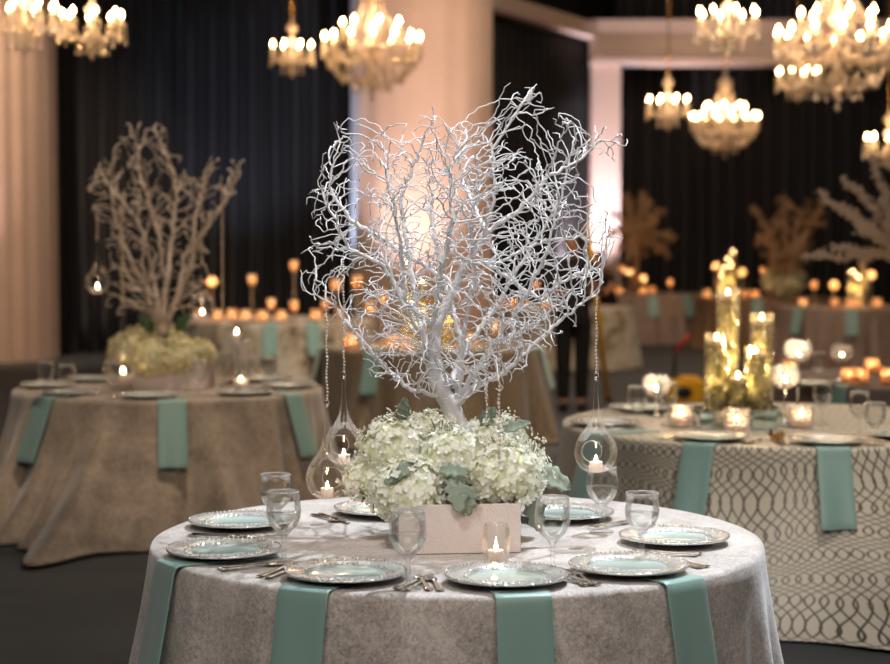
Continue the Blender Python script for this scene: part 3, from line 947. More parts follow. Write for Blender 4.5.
def blossom_tree(base, top, tips, mat_b, blossom, label, rb, rblo, seed, npb, trunk_r, droop=.0):
    """trunk with arching branches thickly set with small blossoms"""
    rnd = random.Random(seed); root = empty('blossom_branch', base); tag(root, label, 'branches')
    B = Vector(base); T = Vector(top)
    MB().tube([(0, 0, 0), (T - B) * .5 + Vector((.01, 0, 0)), T - B], [trunk_r, trunk_r * .8, trunk_r * .7], 8).build('trunk', mat_b, root)
    for tp in tips:
        E = Vector(tp); d = E - T; mid = T + d * .5 + Vector((0, 0, droop * d.length))
        pts = []
        for k in range(9):
            t_ = k / 8
            p = T * (1 - t_) ** 2 + mid * 2 * t_ * (1 - t_) + E * t_ ** 2
            pts.append(p - B + Vector((rnd.gauss(0, .012), rnd.gauss(0, .012), rnd.gauss(0, .012))))
        br = MB().tube(pts, [rb * (1 - .07 * k) for k in range(9)], 5).build('branch', mat_b, root)
        bl = MB()
        for k in range(npb):
            t_ = rnd.uniform(.08, 1.0) * 7.99; i = int(t_); q = pts[i].lerp(pts[i + 1], t_ - i)
            s = rblo * rnd.uniform(.6, 1.2)
            q = q + Vector((rnd.gauss(0, 1), rnd.gauss(0, 1), rnd.gauss(0, 1))) * rblo * 1.1
            for a in range(4):
                an = a * PI / 2 + rnd.random(); c_, s_ = math.cos(an) * s, math.sin(an) * s; z = rnd.uniform(-.4, .6) * s
                bl.add([tuple(q), (q.x + c_ * .7 - s_ * .4, q.y, q.z + s_ * .7 + c_ * .4), (q.x + c_, q.y + z, q.z + s_), (q.x + c_ * .7 + s_ * .4, q.y - z * .3, q.z + s_ * .7 - c_ * .4)], [(0, 1, 2, 3)])
        tag(bl.build('blossoms', blossom, br), kind='stuff')
    return root
Y8 = T8[1]
k8 = lambda x, y, dy=0.0: tuple(W(x, y, Y8 + dy))
blossom_tree((k8(634, 292)[0], Y8, .768), k8(637, 236), [k8(625, 194, .2), k8(644, 194, -.2), k8(661, 210, .3), k8(672, 236, -.3), k8(670, 256, .1), k8(644, 256, .4), k8(612, 212, .2), k8(608, 232, -.4), k8(618, 250, .3), k8(655, 222, -.5), k8(628, 258, -.4), k8(664, 248, .5), k8(650, 200, .6)],
             M['bark_far'], simple('tan_blossom', rgb(176, 138, 98), .7), 'blurred tan branches bursting like a palm crown on a far table', .035, .035, 3, 50, .06, .12)
Y7 = T7[1]
k7 = lambda x, y, dy=0.0: tuple(W(x, y, Y7 + dy))
blossom_tree((k7(915, 378)[0], Y7, .768), k7(906, 262), [k7(820, 196, .1), k7(845, 176, -.1), k7(872, 160, .2), k7(800, 258, .1), k7(836, 250, -.3), k7(852, 214, .3), k7(896, 150, -.1), k7(925, 160, .1), k7(862, 232, -.4), k7(950, 200, 0), k7(880, 200, -.4), k7(836, 205, .4), k7(960, 240, .2)],
             M['bark_tan'], M['blossom'], 'white-blossomed branches reaching in from the right edge', .010, .013, 5, 260, .03, .10)

# ------------------------------------------------------------------ planter boxes, hydrangeas, greenery
def planter(c, d, rz, label, mat):
    root = empty('planter_box', c, rz); tag(root, label, 'planter')
    x, y, z = d; tk = .012
    for nm, cc, dd in [('side_panel', (0, -y / 2 + tk / 2, z / 2), (x, tk, z)), ('side_panel', (0, y / 2 - tk / 2, z / 2), (x, tk, z)),
                       ('side_panel', (-x / 2 + tk / 2, 0, z / 2), (tk, y - 2 * tk - .0004, z)), ('side_panel', (x / 2 - tk / 2, 0, z / 2), (tk, y - 2 * tk - .0004, z)), ('bottom_panel', (0, 0, .008), (x - 2 * tk - .001, y - 2 * tk - .001, .012))]:
        o = MB().box(cc, dd).build(nm, mat, root, smooth=False)
        bv = o.modifiers.new('edge', 'BEVEL'); bv.width = .0015; bv.segments = 2
    return root
pa = G(400, 554, .766); pb = G(518, 553, .766)
pc = Vector(((pa.x + pb.x) / 2 - .012, (pa.y + pb.y) / 2 + .14, .766))
planter(pc, (.35, .28, .14), math.radians(6), 'whitewashed wooden box holding white hydrangeas at the centre of the front table', M['white_wood'])
pc3 = G(163, 393, .766); pc3 = Vector((pc3.x, T3[1] - .0, .766))
planter(pc3, (.44, .34, .16), math.radians(-3), 'whitewashed box holding cream hydrangeas on the left table', M['white_wood'])

def floret(mb, c, nrm, s, rnd, rot):
    nrm = nrm.normalized(); a = nrm.orthogonal().normalized(); b = nrm.cross(a)
    for k in range(4):
        th = rot + k * PI / 2
        d = a * math.cos(th) + b * math.sin(th); e = nrm.cross(d)
        lift = rnd.uniform(.05, .4)
        p0 = c; p1 = c + d * s * .5 + e * s * .42 + nrm * s * .18 * lift; p2 = c + d * s * .95 + e * s * .16 + nrm * s * lift
        p3 = c + d * s * .95 - e * s * .16 + nrm * s * lift; p4 = c + d * s * .5 - e * s * .42 + nrm * s * .18 * lift
        mb.add([tuple(p) for p in (p0, p1, p2, p3, p4)], [(0, 1, 2, 3, 4)])
def hydrangea(c, R, n, s, mat, label, seed, sq=(1, .9, .85), group=None, stem=.07):
    rnd = random.Random(seed); mb = MB()
    root = empty('hydrangea', c); tag(root, label, 'flower', group)
    ga = PI * (3 - 5 ** .5)
    for i in range(n):
        z = 1 - 1.88 * (i + .5) / n; r = math.sqrt(max(0, 1 - z * z)); th = ga * i
        d = Vector((r * math.cos(th), r * math.sin(th), z)); d += Vector((rnd.gauss(0, .09), rnd.gauss(0, .09), rnd.gauss(0, .09)))
        rr = R * rnd.uniform(.88, 1.04)
        p = Vector((d.x * rr * sq[0], d.y * rr * sq[1], d.z * rr * sq[2]))
        floret(mb, p, d + Vector((rnd.gauss(0, .22), rnd.gauss(0, .22), rnd.gauss(0, .22))), s * rnd.uniform(.8, 1.15), rnd, rnd.random() * 3)
    mb.build('flower_head', mat, root, smooth=False)
    MB().ball((0, 0, 0), R * .84, 14, 9, sq=sq).build('flower_core', M['core'], root)
    MB().tube([(0, 0, -R * .6), (.004, 0, -R - stem)], .004, 6).build('stem', M['stem'], root)
    return root
HG = 'white hydrangeas in the front box'
for i, (px, py, dy, R, lb) in enumerate([
        (394, 448, -.02, .105, 'large white hydrangea head at the upper left of the front box'), (408, 492, -.15, .112, 'greenish-white hydrangea head drooping over the lower left of the front box'),
        (455, 460, -.10, .100, 'green-tinted hydrangea head at the middle of the front box under the trunk'), (505, 474, -.13, .110, 'cream hydrangea head over the right corner of the front box'),
        (494, 448, .02, .105, 'hydrangea head at the upper right of the front box'), (430, 440, .10, .10, 'hydrangea head at the back of the front box, left of the trunk'),
        (372, 478, .0, .085, 'small hydrangea head at the far left end of the front box'), (515, 470, .08, .10, 'hydrangea head at the back right of the front box'),
        (470, 470, .12, .09, 'hydrangea head deep behind the trunk in the front box')]):
    hydrangea(W(px, py, 5.33 + dy), R, int(330 * (R / .11) ** 2), .0155, M['petal'], lb, 40 + i, group=HG, stem=.02)
HG3 = 'cream hydrangeas in the left box'
for i, (px, py, dy, R, lb) in enumerate([
        (151, 358, -.14, .14, 'cream hydrangea head in the middle of the left box'), (181, 357, -.12, .13, 'cream hydrangea head at the middle right of the left box'), (198, 354, -.02, .10, 'cream hydrangea head at the right end of the left box'),
        (128, 350, -.05, .12, 'yellowish hydrangea head at the left end of the left box'), (165, 345, .1, .13, 'cream hydrangea head at the back of the left box'), (140, 342, .12, .11, 'cream hydrangea head at the back left of the left box')]):
    hydrangea(W(px, py, T3[1] + dy), R, 230, .022, M['petal_cream'], lb, 60 + i, group=HG3, stem=.02)

def lobed_leaf(p0, d, up, L, wd, mat, label, seed, name='dusty_miller_leaf', curl=.3, parent=None):
    rnd = random.Random(seed); d = Vector(d).normalized(); up = Vector(up).normalized(); s = d.cross(up).normalized(); up = s.cross(d)
    n = 13; vs = []; fs = []
    p0 = Vector(p0)
    for i in range(n):
        t_ = i / (n - 1)
        w_ = wd * (math.sin(PI * min(1, t_ * .92 + .06)) ** .7) * (1 + .28 * math.sin(t_ * 22 + seed)) + .002
        c = d * (L * t_) - up * (curl * L * t_ * t_)
        z = up * (w_ * .25)
        for q in (-1, -.5, 0, .5, 1):
            v = c + s * (w_ * q) + z * abs(q) + up * (.004 * math.sin(i * 2.1 + q * 3))
            vs.append(tuple(v))
    for i in range(n - 1):
        for k in range(4):
            a = i * 5 + k; fs.append((a, a + 1, a + 6, a + 5))
    o = MB().add(vs, fs).build(name, mat, loc=tuple(p0))
    sd = o.modifiers.new('leaf', 'SOLIDIFY'); sd.thickness = .0012
    tag(o, label, 'leaf', 'leaves around the front flowers')
    return o
LV = [((452, 478, -.22), (.25, -.6, -.7), .10, .028, 'silvery leaf bending down over the front of the box'), ((470, 486, -.24), (-.15, -.25, -1), .085, .024, 'silvery lobed leaf hanging beside the box front'),
      ((530, 470, -.06), (.9, -.2, -.25), .13, .034, 'silvery leaf spreading right of the box toward the teardrop'), ((528, 490, -.10), (.35, -.3, -1), .12, .03, 'silvery leaf hanging down the right side of the box'),
      ((500, 432, -.05), (1, -.2, .5), .09, .016, 'pale pointed leaf above the right hydrangea'), ((418, 462, -.20), (-.7, -.4, -.3), .11, .018, 'long silvery leaf lying between the two left hydrangeas'),
      ((402, 420, .0), (.1, -.5, .7), .07, .02, 'silvery leaf poking up among the tiny white blooms at left'), ((440, 470, -.21), (.9, -.4, .1), .08, .02, 'dark silvery leaf under the middle hydrangea'),
      ((482, 425, .0), (.3, -.5, .6), .07, .02, 'silvery leaf beside the trunk at right')]
for i, ((px, py, dy), d, L, wd, lb) in enumerate(LV):
    lobed_leaf(W(px, py, 5.33 + dy), d, (.1, -.8, .6), L, wd, M['leaf_silver'], lb, i)
for i, (px, py, d, lb) in enumerate([(152, 332, (-.4, -.4, .9), 'dark green leaf above the cream hydrangeas, left of the tan trunk'), (176, 330, (.6, -.3, .8), 'dark curled leaf above the cream hydrangeas, right of the tan trunk'),
                                     (166, 338, (.1, -.8, .4), 'dark green leaf at the foot of the tan trunk')]):
    o = lobed_leaf(W(px, py, T3[1] - .1), d, (.1, -.8, .6), .12, .035, M['leaf_green'], lb, 20 + i, 'leaf'); o['group'] = 'leaves around the left flowers'
def breath(px, py, dy, R, n, label, seed, sq=(1, .8, .8), Y=5.33):
    rnd = random.Random(seed); c = W(px, py, Y + dy)
    root = empty('babys_breath', c); tag(root, label, 'flower', 'sprays of tiny white blooms')
    st = MB(); bl = MB(); b0 = Vector((0, 0, -R * .9))
    for i in range(n):
        d = Vector((rnd.gauss(0, 1), rnd.gauss(0, 1), rnd.gauss(0, 1))).normalized() * R * rnd.uniform(.45, 1.0)
        p = Vector((d.x * sq[0], d.y * sq[1], d.z * sq[2]))
        if i % 3 == 0: st.tube([b0, b0.lerp(p, .6) + Vector((0, 0, .01)), p], .0007, 4, caps=False)
        bl.ball(p, rnd.uniform(.0022, .0040), 5, 4)
    st.build('stems', M['stem'], root); tag(bl.build('blooms', M['breath'], root), kind='stuff')
for i, a in enumerate([(396, 424, .05, .075, 230, 'spray of tiny white blooms above the upper left hydrangea'), (500, 424, .02, .070, 190, 'spray of tiny white blooms above the right hydrangeas'),
                       (532, 447, .0, .055, 110, 'spray of tiny white blooms at the right end of the front box'), (362, 486, -.04, .055, 110, 'spray of tiny white blooms at the left end of the front box'),
                       (440, 428, -.02, .06, 120, 'spray of tiny white blooms left of the trunk foot'), (500, 446, -.14, .055, 120, 'spray of tiny white blooms over the right hydrangea')]):
    breath(*a, seed=80 + i)

# ------------------------------------------------------------------ hanging glass teardrops
def make_drop(seed=0):
    """blown teardrop with an opening in the side; origin at its ring"""
    root = empty('hanging_teardrop_glass'); tag(root, 'x', 'hanging candle holder')
    prof = [(.004, 0), (.0055, -.012), (.007, -.05), (.0095, -.085), (.016, -.12), (.030, -.150), (.048, -.172), (.060, -.195), (.0645, -.220), (.060, -.245), (.046, -.268), (.024, -.280), (0, -.283)]
    # finer profile
    pp = []
    for (r0, z0), (r1, z1) in zip(prof, prof[1:]):
        for k in range(3): pp.append((r0 + (r1 - r0) * k / 3, z0 + (z1 - z0) * k / 3))
    pp.append(prof[-1])
    mb = MB().lathe(list(reversed(pp)), 44)
    # opening on the viewer's side
    cz = -.212; keep = []
    for f_ in mb.f:
        c = sum((Vector(mb.v[i]) for i in f_), Vector()) / len(f_)
        if c.y < -.02 and (c.x / .030) ** 2 + ((c.z - cz) / .030) ** 2 < 1: continue
        keep.append(f_)
    mb.f = keep; mb.mi = [0] * len(keep)
    o = mb.build('glass_bulb', M['glass_drop'], root)
    sb = o.modifiers.new('smooth', 'SMOOTH'); sb.iterations = 3; sb.factor = .5
    # lip of the opening
    pts = []
    for k in range(33):
        a = 2 * PI * k / 32; x = .030 * math.cos(a); z = cz + .030 * math.sin(a)
        rr = np.interp(-z, [-q[1] for q in prof], [q[0] for q in prof]); y = -math.sqrt(max(1e-6, rr * rr - x * x)) + .0005
        pts.append((x, y, z))
    MB().tube(pts, .0012, 6, caps=False).build('lip', M['crystal'], root)
    ring = MB()
    ring.tube([(.007 * math.cos(2 * PI * k / 12), 0, .005 + .007 * math.sin(2 * PI * k / 12)) for k in range(13)], .0015, 6)
    ring.ball((0, 0, -.004), .006, 8, 6)
    ring.build('hanging_ring', M['silver'], root)
    return root
drop0 = make_drop()
drop_p = Proto(drop0)
def strand(root, L, mat, r=.0042, gap=.0105, z0=.014):
    b = MB(); n = int(L / gap); rr = random.Random(int(L * 1000))
    for k in range(n):
        b.ball((.0015 * math.sin(k * .7), 0, z0 + k * gap), r * (1.25 if k % 6 == 0 else 1), 7, 5)
    b.tube([(0, 0, z0), (0, 0, z0 + L)], .0006, 4)
    return b.build('bead_strand', mat, root)
def hang(px, ring_y, top_y, Y, P, label, mat, r=.0042, scale=1.0, candle_label=None, rz=0.0, group='hanging teardrop candle glasses', snap=True, gap=.0105):
    a = W(px, ring_y, Y); t_ = W(px, top_y, Y)
    if snap:
        D = ((P - np.array(t_)) * np.array([3, .7, 1])); i = int((D ** 2).sum(1).argmin()); t_ = Vector(P[i])
        a = Vector((t_.x, t_.y, W(px, ring_y, t_.y).z))
    o = drop_p.put(a, rz, label, group, scale)
    # beaded strand belongs to each glass
    for c in list(o.children):
        if c.name.startswith('bead_strand'): bpy.data.objects.remove(c)
    L = (t_.z - a.z) / scale
    strand(o, L, mat, r, gap)
    c = tealight.put((a.x, a.y - 0.0, a.z - .279 * scale), 0, candle_label, 'tealights in the hanging glasses', scale)
    return o
hang(322, 404, 305, 5.25, P1, 'clear beaded teardrop glass left of the hydrangeas, the lower and nearer of two', M['bead'], candle_label='lit tealight in the lower left teardrop glass', rz=.35)
hang(344, 376, 262, 5.75, P1, 'clear beaded teardrop glass left of the hydrangeas, the higher of two', M['bead'], candle_label='lit tealight in the higher left teardrop glass', rz=-.2)
hang(598, 377, 300, 5.24, P1, 'clear teardrop glass on beads hanging right of the white branches', M['bead'], candle_label='lit tealight in the right teardrop glass', rz=-.3)
def plain_strand(px, y0, y1, Y, P, label, mat, r=.0042, gap=.0105, group='bead strands without a glass'):
    t_ = W(px, y0, Y)
    D = ((P - np.array(t_)) * np.array([1, .6, 1])); i = int((D ** 2).sum(1).argmin()); t_ = Vector(P[i]); a = Vector((t_.x, t_.y, W(px, y1, t_.y).z))
    b = MB(); n = int((t_.z - a.z) / gap)
    for k in range(n): b.ball((.0012 * math.sin(k), 0, -k * gap), r * (1.25 if k % 6 == 0 else 1), 7, 5)
    b.tube([(0, 0, 0), (0, 0, a.z - t_.z)], .0006, 4)
    o = b.build('hanging_bead_strand', mat, loc=t_); tag(o, label, 'bead strand', group)
plain_strand(487, 318, 425, 5.2, P1, 'thin pinkish bead strand hanging in front of the trunk, left of two', M['bead'])
plain_strand(499, 300, 468, 5.12, P1, 'clear bead strand hanging down over the right hydrangeas', M['bead'], .0048, .012)
hang(93, 240, 192, 10.4, P3, 'small teardrop glass dangling at the outer left of the tan branches', M['bead_gold'], .007, 1.12, 'lit tealight in the outer left teardrop of the tan branches', 0, gap=.018)
hang(115, 305, 205, 10.25, P3, 'large teardrop glass hanging in front of the cream hydrangeas', M['bead_gold'], .007, 1.58, 'lit tealight in the large teardrop before the cream hydrangeas', 0.2, gap=.018)
hang(202, 262, 176, 10.5, P3, 'round teardrop glass right of the tan trunk', M['bead_gold'], .006, 1.2, 'lit tealight in the teardrop right of the tan trunk', 0, gap=.016)
plain_strand(228, 202, 322, 10.5, P3, 'long gold bead strand hanging at the right of the tan branches', M['bead_gold'], .007, .017)

# ------------------------------------------------------------------ votives and crystal globes
def make_votive(r=.034, h=.075, mat='frost'):
    root = MB().lathe([(0, .004), (r * .92, .004), (r, .012), (r * 1.04, h), (r * .96, h), (r * .9, .014), (0, .012)], 22).build('votive_holder', M[mat])
    tag(root, 'x', 'candle holder'); return root
votive = Proto(make_votive())
def make_bubble_votive():
    """pressed crystal votive: rows of round knobs"""
    root = empty('crystal_votive'); tag(root, 'x', 'candle holder')
    MB().lathe([(0, .004), (.042, .004), (.047, .02), (.047, .10), (.044, .10), (.044, .014), (0, .012)], 24).build('cup', M['frost_clear'], root)
    b = MB()
    for j in range(5):
        for k in range(14):
            a = 2 * PI * (k + .5 * (j % 2)) / 14; b.ball((.049 * math.cos(a), .049 * math.sin(a), .016 + j * .020), .0095, 8, 5)
    b.build('knobs', M['crystal'], root)
    return root
bvot = Proto(make_bubble_votive())
def make_globe(hstem=.22, R=.060):
    """bead-studded globe on a slender stem"""
    root = empty('crystal_globe_candle_holder'); tag(root, 'x', 'candle holder')
    MB().lathe([(0, 0), (.045, 0), (.043, .008), (.012, .018), (.007, .04), (.006, hstem * .5), (.011, hstem * .55), (.006, hstem * .6), (.006, hstem - .015), (.02, hstem), (0, hstem)], 20).build('stem', M['silver'], root)
    b = MB(); n = 84; ga = PI * (3 - 5 ** .5)
    for i in range(n):
        z = 1 - 1.72 * (i + .5) / n; z = -z; r = math.sqrt(1 - z * z); th = ga * i
        b.ball((R * r * math.cos(th), R * r * math.sin(th), hstem + R * .94 + R * z * .94), .0098, 7, 5)
    b.build('beaded_globe', M['crystal'], root)
    return root

def lit(proto, p, zc, lab, clab, grp, cgrp, scale=1.0, cand=None, cscale=1.0, rz=0.0):
    o = proto.put(p, rz, lab, grp, scale)
    (cand or tealight).put((p[0], p[1], p[2] + zc * scale), 0, clab, cgrp, cscale)
    return o

# front votive: tall clear glass before the box
gv = G(496, 566, .767)
vg = MB().lathe([(0, .003), (.030, .003), (.034, .010), (.037, .04), (.040, .075), (.036, .105), (.030, .118), (.0288, .118), (.0345, .105), (.038, .075), (.035, .04), (.031, .012), (0, .009)], 36).build('votive_glass', M['glass_drop'], loc=(gv.x, gv.y, .7665))
tag(vg, 'small clear tulip-shaped votive glass in front of the white box', 'candle holder')
tealight.put((gv.x, gv.y, .7765), 0, 'lit tealight in the small votive glass before the white box', 'tealights on the front table', 1.15)

# ---- right table
TT2 = .7655
# mirrored riser blocks, cylinder vases
for (x0, x1, by, lb) in [(700, 728, 430, 'small mirrored block under the vases, left-hand'), (752, 777, 430, 'small mirrored block under the vases, right-hand')]:
    a = G(x0, by, TT2); b_ = G(x1, by, TT2)
    o = MB().box((0, 0, .044), (b_.x - a.x, .115, .088)).build('mirror_block', M['mirror'], loc=((a.x + b_.x) / 2, a.y + .058, TT2), smooth=False)
    bv = o.modifiers.new('edge', 'BEVEL'); bv.width = .003; bv.segments = 2
    tag(o, lb, 'mirror block', 'mirrored blocks')
yb = G(714, 430, TT2).y
# a low mirrored riser carries the vases
o = MB().box((0, 0, .040), (.40, .23, .080)).build('mirror_riser', M['mirror'], loc=(W(738, 410, yb + .26).x, yb + .26, TT2), smooth=False)
bv = o.modifiers.new('edge', 'BEVEL'); bv.width = .003; bv.segments = 2
tag(o, 'wide low mirrored riser under the five glass cylinders', 'mirror block')
def vase(x, y, z0, r, h, label, clabel, seed, petal='petal_vase', cmat=None, cg='floating candles in the right cylinders', grp='glass cylinder vases of the right centrepiece', nfl=60):
    rnd = random.Random(seed)
    root = empty('cylinder_vase', (x, y, z0)); tag(root, label, 'vase', grp)
    wl = h - .045
    MB().lathe([(0, 0), (r, 0), (r, h), (r - .003, h), (r - .003, .012), (0, .010)], 32).build('glass_cylinder', M['glass_vase'], root)
    MB().lathe([(0, .013), (r - .0036, .013), (r - .0036, wl), (0, wl)], 28).build('water', M['water'], root)
    mb = MB()
    for k in range(nfl):
        a = rnd.random() * 2 * PI; q = (r * .78) * rnd.random() ** .5; z = .02 + (wl - .06) * rnd.random()
        floret(mb, Vector((q * math.cos(a), q * math.sin(a), z)), Vector((math.cos(a) + rnd.gauss(0, .4), math.sin(a) + rnd.gauss(0, .4), rnd.gauss(0, .6))), rnd.uniform(.014, .026), rnd, rnd.random() * 3)
    tag(mb.build('submerged_blossoms', M[petal], root, smooth=False), kind='stuff')
    st = MB()
    for k in range(4): st.tube([(r * .4 * math.cos(k * 2), r * .4 * math.sin(k * 2), .015), (r * .2 * math.cos(k * 3), r * .3 * math.sin(k * 2.5), wl * .8)], .002, 5)
    st.build('flower_stem', M['stem'], root)
    float_candle.put((x, y, z0 + wl - .012), 0, clabel, cg, min(1.0, r / .052))
    l = bpy.data.lights.new('candle_glow', 'POINT'); l.energy = 2.2; l.color = (1, .72, .36); l.shadow_soft_size = .012
    lo = bpy.data.objects.new('candle_glow', l); COL.objects.link(lo); lo.location = (x, y, z0 + wl + .055)
    l = bpy.data.lights.new('added_vase_light', 'POINT'); l.energy = 1.3; l.color = (1, .76, .40); l.shadow_soft_size = .02  # unseen lamp added in the water to give the yellow glow
    lo = bpy.data.objects.new('added_vase_light', l); COL.objects.link(lo); lo.location = (x, y, z0 + wl * .45)
    return root
zr = TT2 + .0805
yr = yb + .26
for px, top, dy, r, lb, sd in [(717, 333, -.05, .058, 'medium glass cylinder of blossoms, leftmost of the five on the wavy-cloth table', 1), (728, 288, .055, .058, 'tallest glass cylinder of blossoms on the wavy-cloth table', 2),
                               (762, 313, .05, .058, 'second tallest glass cylinder, at the right back of the five', 3), (755, 346, -.055, .050, 'fourth tallest glass cylinder, in front at the right of the five', 4),
                               (738, 371, -.055, .048, 'shortest glass cylinder, in the front middle of the five', 5)]:
    p = W(px, top, yr + dy)
    if sd == 2: p = W(728, top, yr + .07)
    vase(p.x, p.y, zr, r, p.z - zr, lb, 'floating candle burning in the ' + lb.split(' of blossoms')[0].split(', ')[0] + (' at the right back' if sd == 3 else ' at the front right' if sd == 4 else ''), sd, nfl=int(70 + 200 * (p.z - zr)))
for px, gy, Yp, sc, lb in [(656, 384, 9.05, 1.05, 'crystal globe holder at the left end of the wavy-cloth table'), (785, 375, 8.55, .98, 'crystal globe holder just right of the cylinders, lower of two'),
                           (798, 349, 8.95, .95, 'crystal globe holder right of the cylinders, higher of two')]:
    p = W(px, gy, Yp); zc = p.z - TT2  # globe centre height over cloth
    hs = .22 * sc if zc < 0 else zc - .06
    gr = make_globe(max(.1, hs), .064); gr.location = (p.x, p.y, TT2); tag(gr, lb, 'candle holder', 'crystal globe candle holders')
    l = bpy.data.lights.new('candle_glow', 'POINT'); l.energy = .55; l.color = (1, .80, .60); l.shadow_soft_size = .01
    lo = bpy.data.objects.new('candle_glow', l); COL.objects.link(lo); lo.location = (p.x, p.y, TT2 + max(.1, hs) + .062)
    far_candle.put((p.x, p.y, TT2 + max(.1, hs) + .0), 0, 'lit candle inside the ' + lb.split(',')[0] + (', lower of two' if 'lower' in lb else ', higher of two' if 'higher' in lb else ''), 'candles in crystal globes', 1.1)
for px, by, sc, lb in [(681, 427, .98, 'knobbly crystal votive left of the mirrored blocks'), (737, 434, 1.1, 'knobbly crystal votive in front of the cylinders'), (801, 428, 1.0, 'knobbly crystal votive right of the cylinders')]:
    p = G(px, by, TT2)
    l = bpy.data.lights.new('candle_glow', 'POINT'); l.energy = .5; l.color = (1, .78, .58); l.shadow_soft_size = .01
    lo = bpy.data.objects.new('candle_glow', l); COL.objects.link(lo); lo.location = (p.x, p.y, TT2 + .085)
    lit(bvot, (p.x, p.y, TT2), .016, lb, 'lit candle in the ' + lb, 'knobbly crystal votives', 'candles in knobbly votives', sc, far_candle, 1.3)
# sculpted metal base by the lower globe
b = MB(); rnd = random.Random(4)
for k in range(16):
    a = rnd.random() * 2 * PI; r = rnd.uniform(.015, .05)
    b.add([(0, 0, .01), (r * math.cos(a), r * math.sin(a), rnd.uniform(.02, .06)), (r * math.cos(a + .5), r * math.sin(a + .5), rnd.uniform(.01, .05)), (r * .4 * math.cos(a + .3), r * .4 * math.sin(a + .3), 0)], [(0, 1, 2), (0, 2, 3), (0, 3, 1), (1, 3, 2)])
pm = G(776, 441, TT2); b.build('metal_table_ornament', M['gold'], loc=(pm.x, pm.y, TT2), smooth=False); tag(bpy.data.objects['metal_table_ornament'], 'small faceted gold ornament beside the right mirrored block', 'ornament')
# plates, glasses, napkins on the right table
rt = [((693, 442), 'plate over the left front napkin of the wavy-cloth table', 2), ((838, 447), 'plate over the right front napkin of the wavy-cloth table', 2), ((594, 424), 'plate at the left end of the wavy-cloth table', 1),
      ((640, 409), 'plate at the back left of the wavy-cloth table', 1), ((905, 436), 'plate at the right frame edge on the wavy-cloth table', 1)]
for (px, py), nm, fk in rt:
    p = G(px, py, .775); d = Vector((p.x - T2[0], p.y - T2[1]))
    if d.length > R2 - .17: d *= (R2 - .17) / d.length
    setting(T2, (T2[0] + d.x, T2[1] + d.y), .005, ('silver-rimmed ' + nm, nm), forks=fk)
for k, (px, py, lb) in enumerate([(568, 430, 'mint napkin at the left end of the wavy-lined cloth'), (680, 450, 'mint napkin on the wavy-lined cloth, left of the front two'), (848, 457, 'mint napkin on the wavy-lined cloth, right of the front two')]):
    p = G(px, py, .762); th = math.atan2(p.y - T2[1], p.x - T2[0])
    if k == 0: th = math.radians(-152)
    napkin(T2, R2 + .004, th, .145, .30 if k else .28, lb, 'mint napkins on the wavy-cloth table', seed=5 + k, flare=.33)
for px, by, pr, lb in [(629, 428, goblet, 'water glass standing alone at the left of the wavy-cloth table'), (668, 424, goblet, 'water glass between the left globe and the cylinders'),
                       (847, 444, tumbler, 'water glass at the right of the wavy-cloth table, shorter and nearer of the pair'), (868, 436, goblet, 'water glass at the right of the wavy-cloth table, taller of the pair'),
                       (822, 424, goblet, 'water glass behind the knobbly votive at the right of the cylinders')]:
    p = G(px, by, .767); gx, gy_ = clear_of_plates(p.x, p.y); pr.put((gx, gy_, .7665), .4, lb, 'water glasses on the wavy-cloth table')

# ---- left table
for k, (deg, nm) in enumerate([(-90, 'front plate of the left table'), (-45, 'front right plate of the left table'), (-132, 'front left plate of the left table'), (-2, 'right end plate of the left table'), (180, 'left end plate of the left table'),
                               (40, 'back right plate of the left table'), (140, 'back left plate of the left table')]):
    a = math.radians(deg); p = (T3[0] + .72 * math.cos(a), T3[1] + .72 * math.sin(a))
    setting(T3, p, .005, ('silver-rimmed ' + nm, nm), forks=1, dospoon=False)
for k, (px, lb) in enumerate([(48, 'mint napkin at the left of the taupe cloth'), (171, 'mint napkin in the middle of the taupe cloth'), (290, 'mint napkin at the right of the taupe cloth')]):
    x = (px - 445) / 1800 * (T3[1] - [.6, .91, .6][k]) - T3[0]; th = -math.acos(max(-1, min(1, x / (R3 + .004))))
    napkin(T3, R3 + .004, th, .155, .32, lb, 'mint napkins on the left table', seed=9 + k, flare=[.34, .36, .27][k], tilt=[-.03, 0, .05][k])
for px, by, pr, lb in [(60, 396, goblet, 'water glass at the left of the left table, taller of the pair'), (67, 398, tumbler, 'water glass at the left of the left table, shorter of the pair'), (120, 398, goblet, 'water glass before the left end of the left white box'),
                       (199, 397, goblet, 'water glass before the right end of the left white box'), (224, 386, goblet, 'water glass right of the left white box, back row'), (246, 388, tumbler, 'short water glass right of the left white box'),
                       (257, 393, goblet, 'water glass furthest right on the left table')]:
    p = G(px, by, .767); gx, gy_ = clear_of_plates(p.x, p.y); pr.put((gx, gy_, .7665), .2, lb, 'water glasses on the left table')
# cut-crystal candelabrum sparkling behind the left box
cc = G(237, 384, .767); root = empty('crystal_candelabrum', (cc.x, cc.y, .766)); tag(root, 'sparkling cut-crystal candle stand behind the glasses on the left table', 'candle holder')
MB().lathe([(0, 0), (.07, 0), (.06, .015), (.015, .03), (.010, .12), (.02, .14), (.010, .16), (.012, .26), (.05, .275), (.0, .27)], 20).build('stem', M['silver'], root)
rnd = random.Random(11); b = MB()
for k in range(26):
    a = 2 * PI * k / 26; R = .085 if k % 2 else .055
    L = rnd.randint(7, 13)
    for j in range(L): b.ball((R * math.cos(a) * (1 + .02 * j), R * math.sin(a) * (1 + .02 * j), .26 - j * .017), .0066, 6, 4)
    b.tube([(0, 0, .268), (R * math.cos(a), R * math.sin(a), .266)], .002, 4)
b.build('crystal_strands', M['crystal'], root)
tealight.put((cc.x, cc.y, .766 + .275), 0, 'lit tealight on the cut-crystal stand of the left table', 'tealights on the left table', 1.3)
